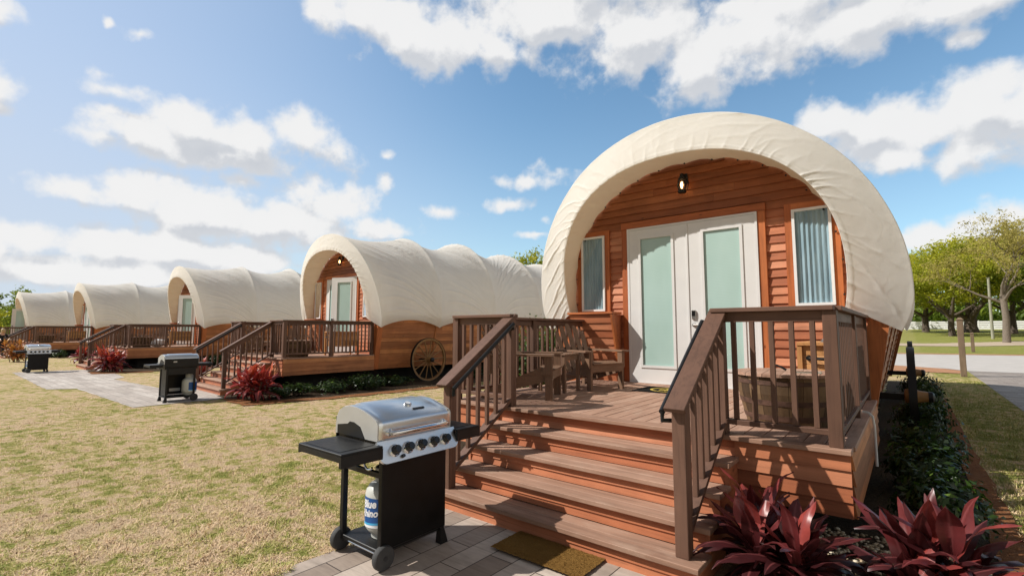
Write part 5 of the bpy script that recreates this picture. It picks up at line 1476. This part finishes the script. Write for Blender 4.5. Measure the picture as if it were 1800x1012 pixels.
CL = [  # heaps of cumulus: compass bearing / height come from where they stand in the sky
 (640, 25, 110, 55), (760, 55, 140, 75), (870, 85, 100, 50), (980, 30, 190, 85), (1130, 60, 150, 95), (1220, 120, 95, 75), (1330, 60, 200, 90), (1500, 35, 190, 75), (1680, 0, 170, 60), (1700, 60, 40, 22), (1060, -40, 400, 80), (1500, -40, 400, 80),
 (1460, 215, 75, 45), (1530, 225, 95, 55), (1620, 225, 110, 65), (1720, 190, 120, 75), (1800, 200, 130, 80), (1580, 275, 80, 35), (1700, 255, 100, 45), (1880, 200, 160, 80),
 (250, 240, 95, 42), (340, 225, 90, 45), (430, 245, 110, 52), (520, 240, 80, 48), (580, 265, 55, 30), (190, 245, 60, 20), (400, 275, 140, 30),
 (220, 163, 55, 18), (176, 126, 28, 15), (205, 203, 28, 11),
 (150, 335, 85, 32), (240, 340, 120, 42), (350, 365, 150, 50), (480, 395, 170, 45), (600, 370, 85, 42), (660, 400, 75, 25), (420, 320, 60, 18), (540, 340, 60, 30),
 (60, 420, 110, 32), (190, 425, 130, 36), (330, 440, 150, 34), (60, 470, 160, 32), (250, 480, 190, 30), (430, 455, 90, 25), (-60, 440, 150, 60),
 (5, 145, 42, 32), (0, 10, 35, 25), (0, 190, 18, 10),
 (246, 60, 24, 12), (185, 40, 9, 9), (682, 325, 13, 16), (677, 276, 18, 9), (782, 372, 32, 11), (935, 318, 60, 14), (978, 304, 28, 12), (893, 354, 40, 13), (953, 385, 14, 10), (942, 412, 32, 7), 
 (1660, 425, 90, 26), (1740, 400, 70, 30), (1790, 385, 60, 30), (1850, 400, 80, 40),
]
def heap(vec):
    m = None
    for (u, v, rx, ry) in CL:
        a0, e0 = px_dir(u, v); a1, _ = px_dir(u+rx, v); _, e1 = px_dir(u, v-ry)
        ra = abs(a1-a0); re = abs(e1-e0)
        d = nt.vmath('SUBTRACT', vec, (a0, e0, 0)).outputs[0]
        d = nt.vmath('MULTIPLY', d, (1/ra, 1/re, 0)).outputs[0]
        l = nt.vmath('LENGTH', d).outputs['Value']
        k = nt.math('SUBTRACT', 1.0, l)
        if rx < 66: k = nt.math('MULTIPLY', k, .55 if rx > 30 else .42)
        m = k if m is None else nt.math('SMOOTH_MAX', m, k, .25)
    return m
warp = nt.noise(nrm, 9, 4, .6)
wv = nt.vmath('MULTIPLY', nt.vmath('SUBTRACT', warp.outputs[1], (.5, .5, .5)).outputs[0], (.05, .04, 0)).outputs[0]
vec = nt.vmath('ADD', ae.outputs[0], wv).outputs[0]
H = heap(vec)
nb = nt.noise(nrm, 13, 9, .57)
# the same billows a little nearer the sun: the difference gives their lit and shaded sides
sv = nt.vmath('ADD', nrm, tuple(-sd*.020+Vector((0, 0, .008)))).outputs[0]
nb2 = nt.noise(sv, 13, 5, .57)
b1 = nt.noise(nt.vmath('ADD', nrm, nt.vmath('SCALE', nt.vmath('SUBTRACT', warp.outputs[1], (.5, .5, .5)).outputs[0], scale=.04).outputs[0]).outputs[0], 12, 3, .5)
bil = nt.math('SUBTRACT', 1.0, nt.math('ABSOLUTE', nt.math('MULTIPLY_ADD', b1.outputs[0], 2.0, -1.0)))
den = nt.math('ADD', nt.math('MULTIPLY', H, .66), nt.math('MULTIPLY', nt.math('SUBTRACT', nb.outputs[0], .5), 1.5))
den = nt.math('ADD', den, nt.math('MULTIPLY', nt.math('SUBTRACT', bil, .80), .55))
alpha = nt.mapr(den, -.10, .34, 0, 1, True)
Hs = heap(nt.vmath('ADD', vec, (-.012, .035, 0)).outputs[0])
shade = nt.math('ADD', nt.math('MULTIPLY', nt.math('SUBTRACT', nb.outputs[0], nb2.outputs[0]), 1.9), nt.math('MULTIPLY', nt.math('SUBTRACT', H, Hs), 1.0))
n3 = nt.noise(nt.vmath('MULTIPLY', nrm, (1, 1, 2.2)).outputs[0], 5.5, 4, .55)
shade = nt.math('SUBTRACT', shade, nt.mapr(n3.outputs[0], .45, .72, 0, .42))
lit = nt.mapr(shade, -.52, .06, 0, 1, True)
ccol = nt.mix(lit, (5.9, 6.15, 6.6), (9.0, 8.95, 8.9))
thick = nt.mapr(den, .2, .75, 0, 1)
ccol = nt.mix(nt.mapr(thick, 0, 1, .25, 0), ccol, (8.5, 8.5, 8.5))
# thin haze low in the sky and towards the sun
haze = nt.mapr(el, 0, .52, .72, 0, True)
west = nt.mapr(az, R(-20), R(-95), .25, 1.0, True)
hz = nt.math('MULTIPLY', haze, west)
elf = nt.mapr(el, R(32), R(62), 1.0, .40, True)
skyc = nt.mix(1.0, sky.outputs[0], (1.50, 1.80, 1.74), 'MULTIPLY')
skyc = nt.vmath('SCALE', skyc, scale=elf).outputs[0]
skyc = nt.mix(hz, skyc, (7.3, 7.8, 8.0))
veil = nt.math('MULTIPLY', nt.mapr(az, R(-35), R(-90), 0, .72, True), nt.mapr(el, .2, .9, 1, .6))
skyc = nt.mix(veil, skyc, (5.6, 6.2, 7.7))
full = nt.mix(nt.math('MULTIPLY', alpha, .97), skyc, ccol)
# unseen sky behind and overhead dimmed to neutral grey to lessen the fill light
back = nt.mapr(nt.vmath('DOT_PRODUCT', nrm, (-math.sin(YAW), math.cos(YAW), 0)).outputs['Value'], -.30, .30, .15, 1.0, True)
full = nt.mix(nt.math('MULTIPLY', nt.math('SUBTRACT', 1.0, back), 1.0), full, (2.3, 2.15, 1.98))
full = nt.mix(nt.mapr(el, R(45), R(65), 0, .8, True), full, (2.0, 2.0, 2.05))
# unseen glow added low on the right to brighten the canopies' shaded sides
right_fill = nt.math('MULTIPLY', nt.mapr(nt.vmath('DOT_PRODUCT', nrm, (.97, .12, .20)).outputs['Value'], .78, .93, 0, .9, True), nt.mapr(az, R(22), R(45), 0, 1, True))
nt.put(bg.inputs[0], nt.mix(right_fill, full, (9.0, 8.7, 8.2)))
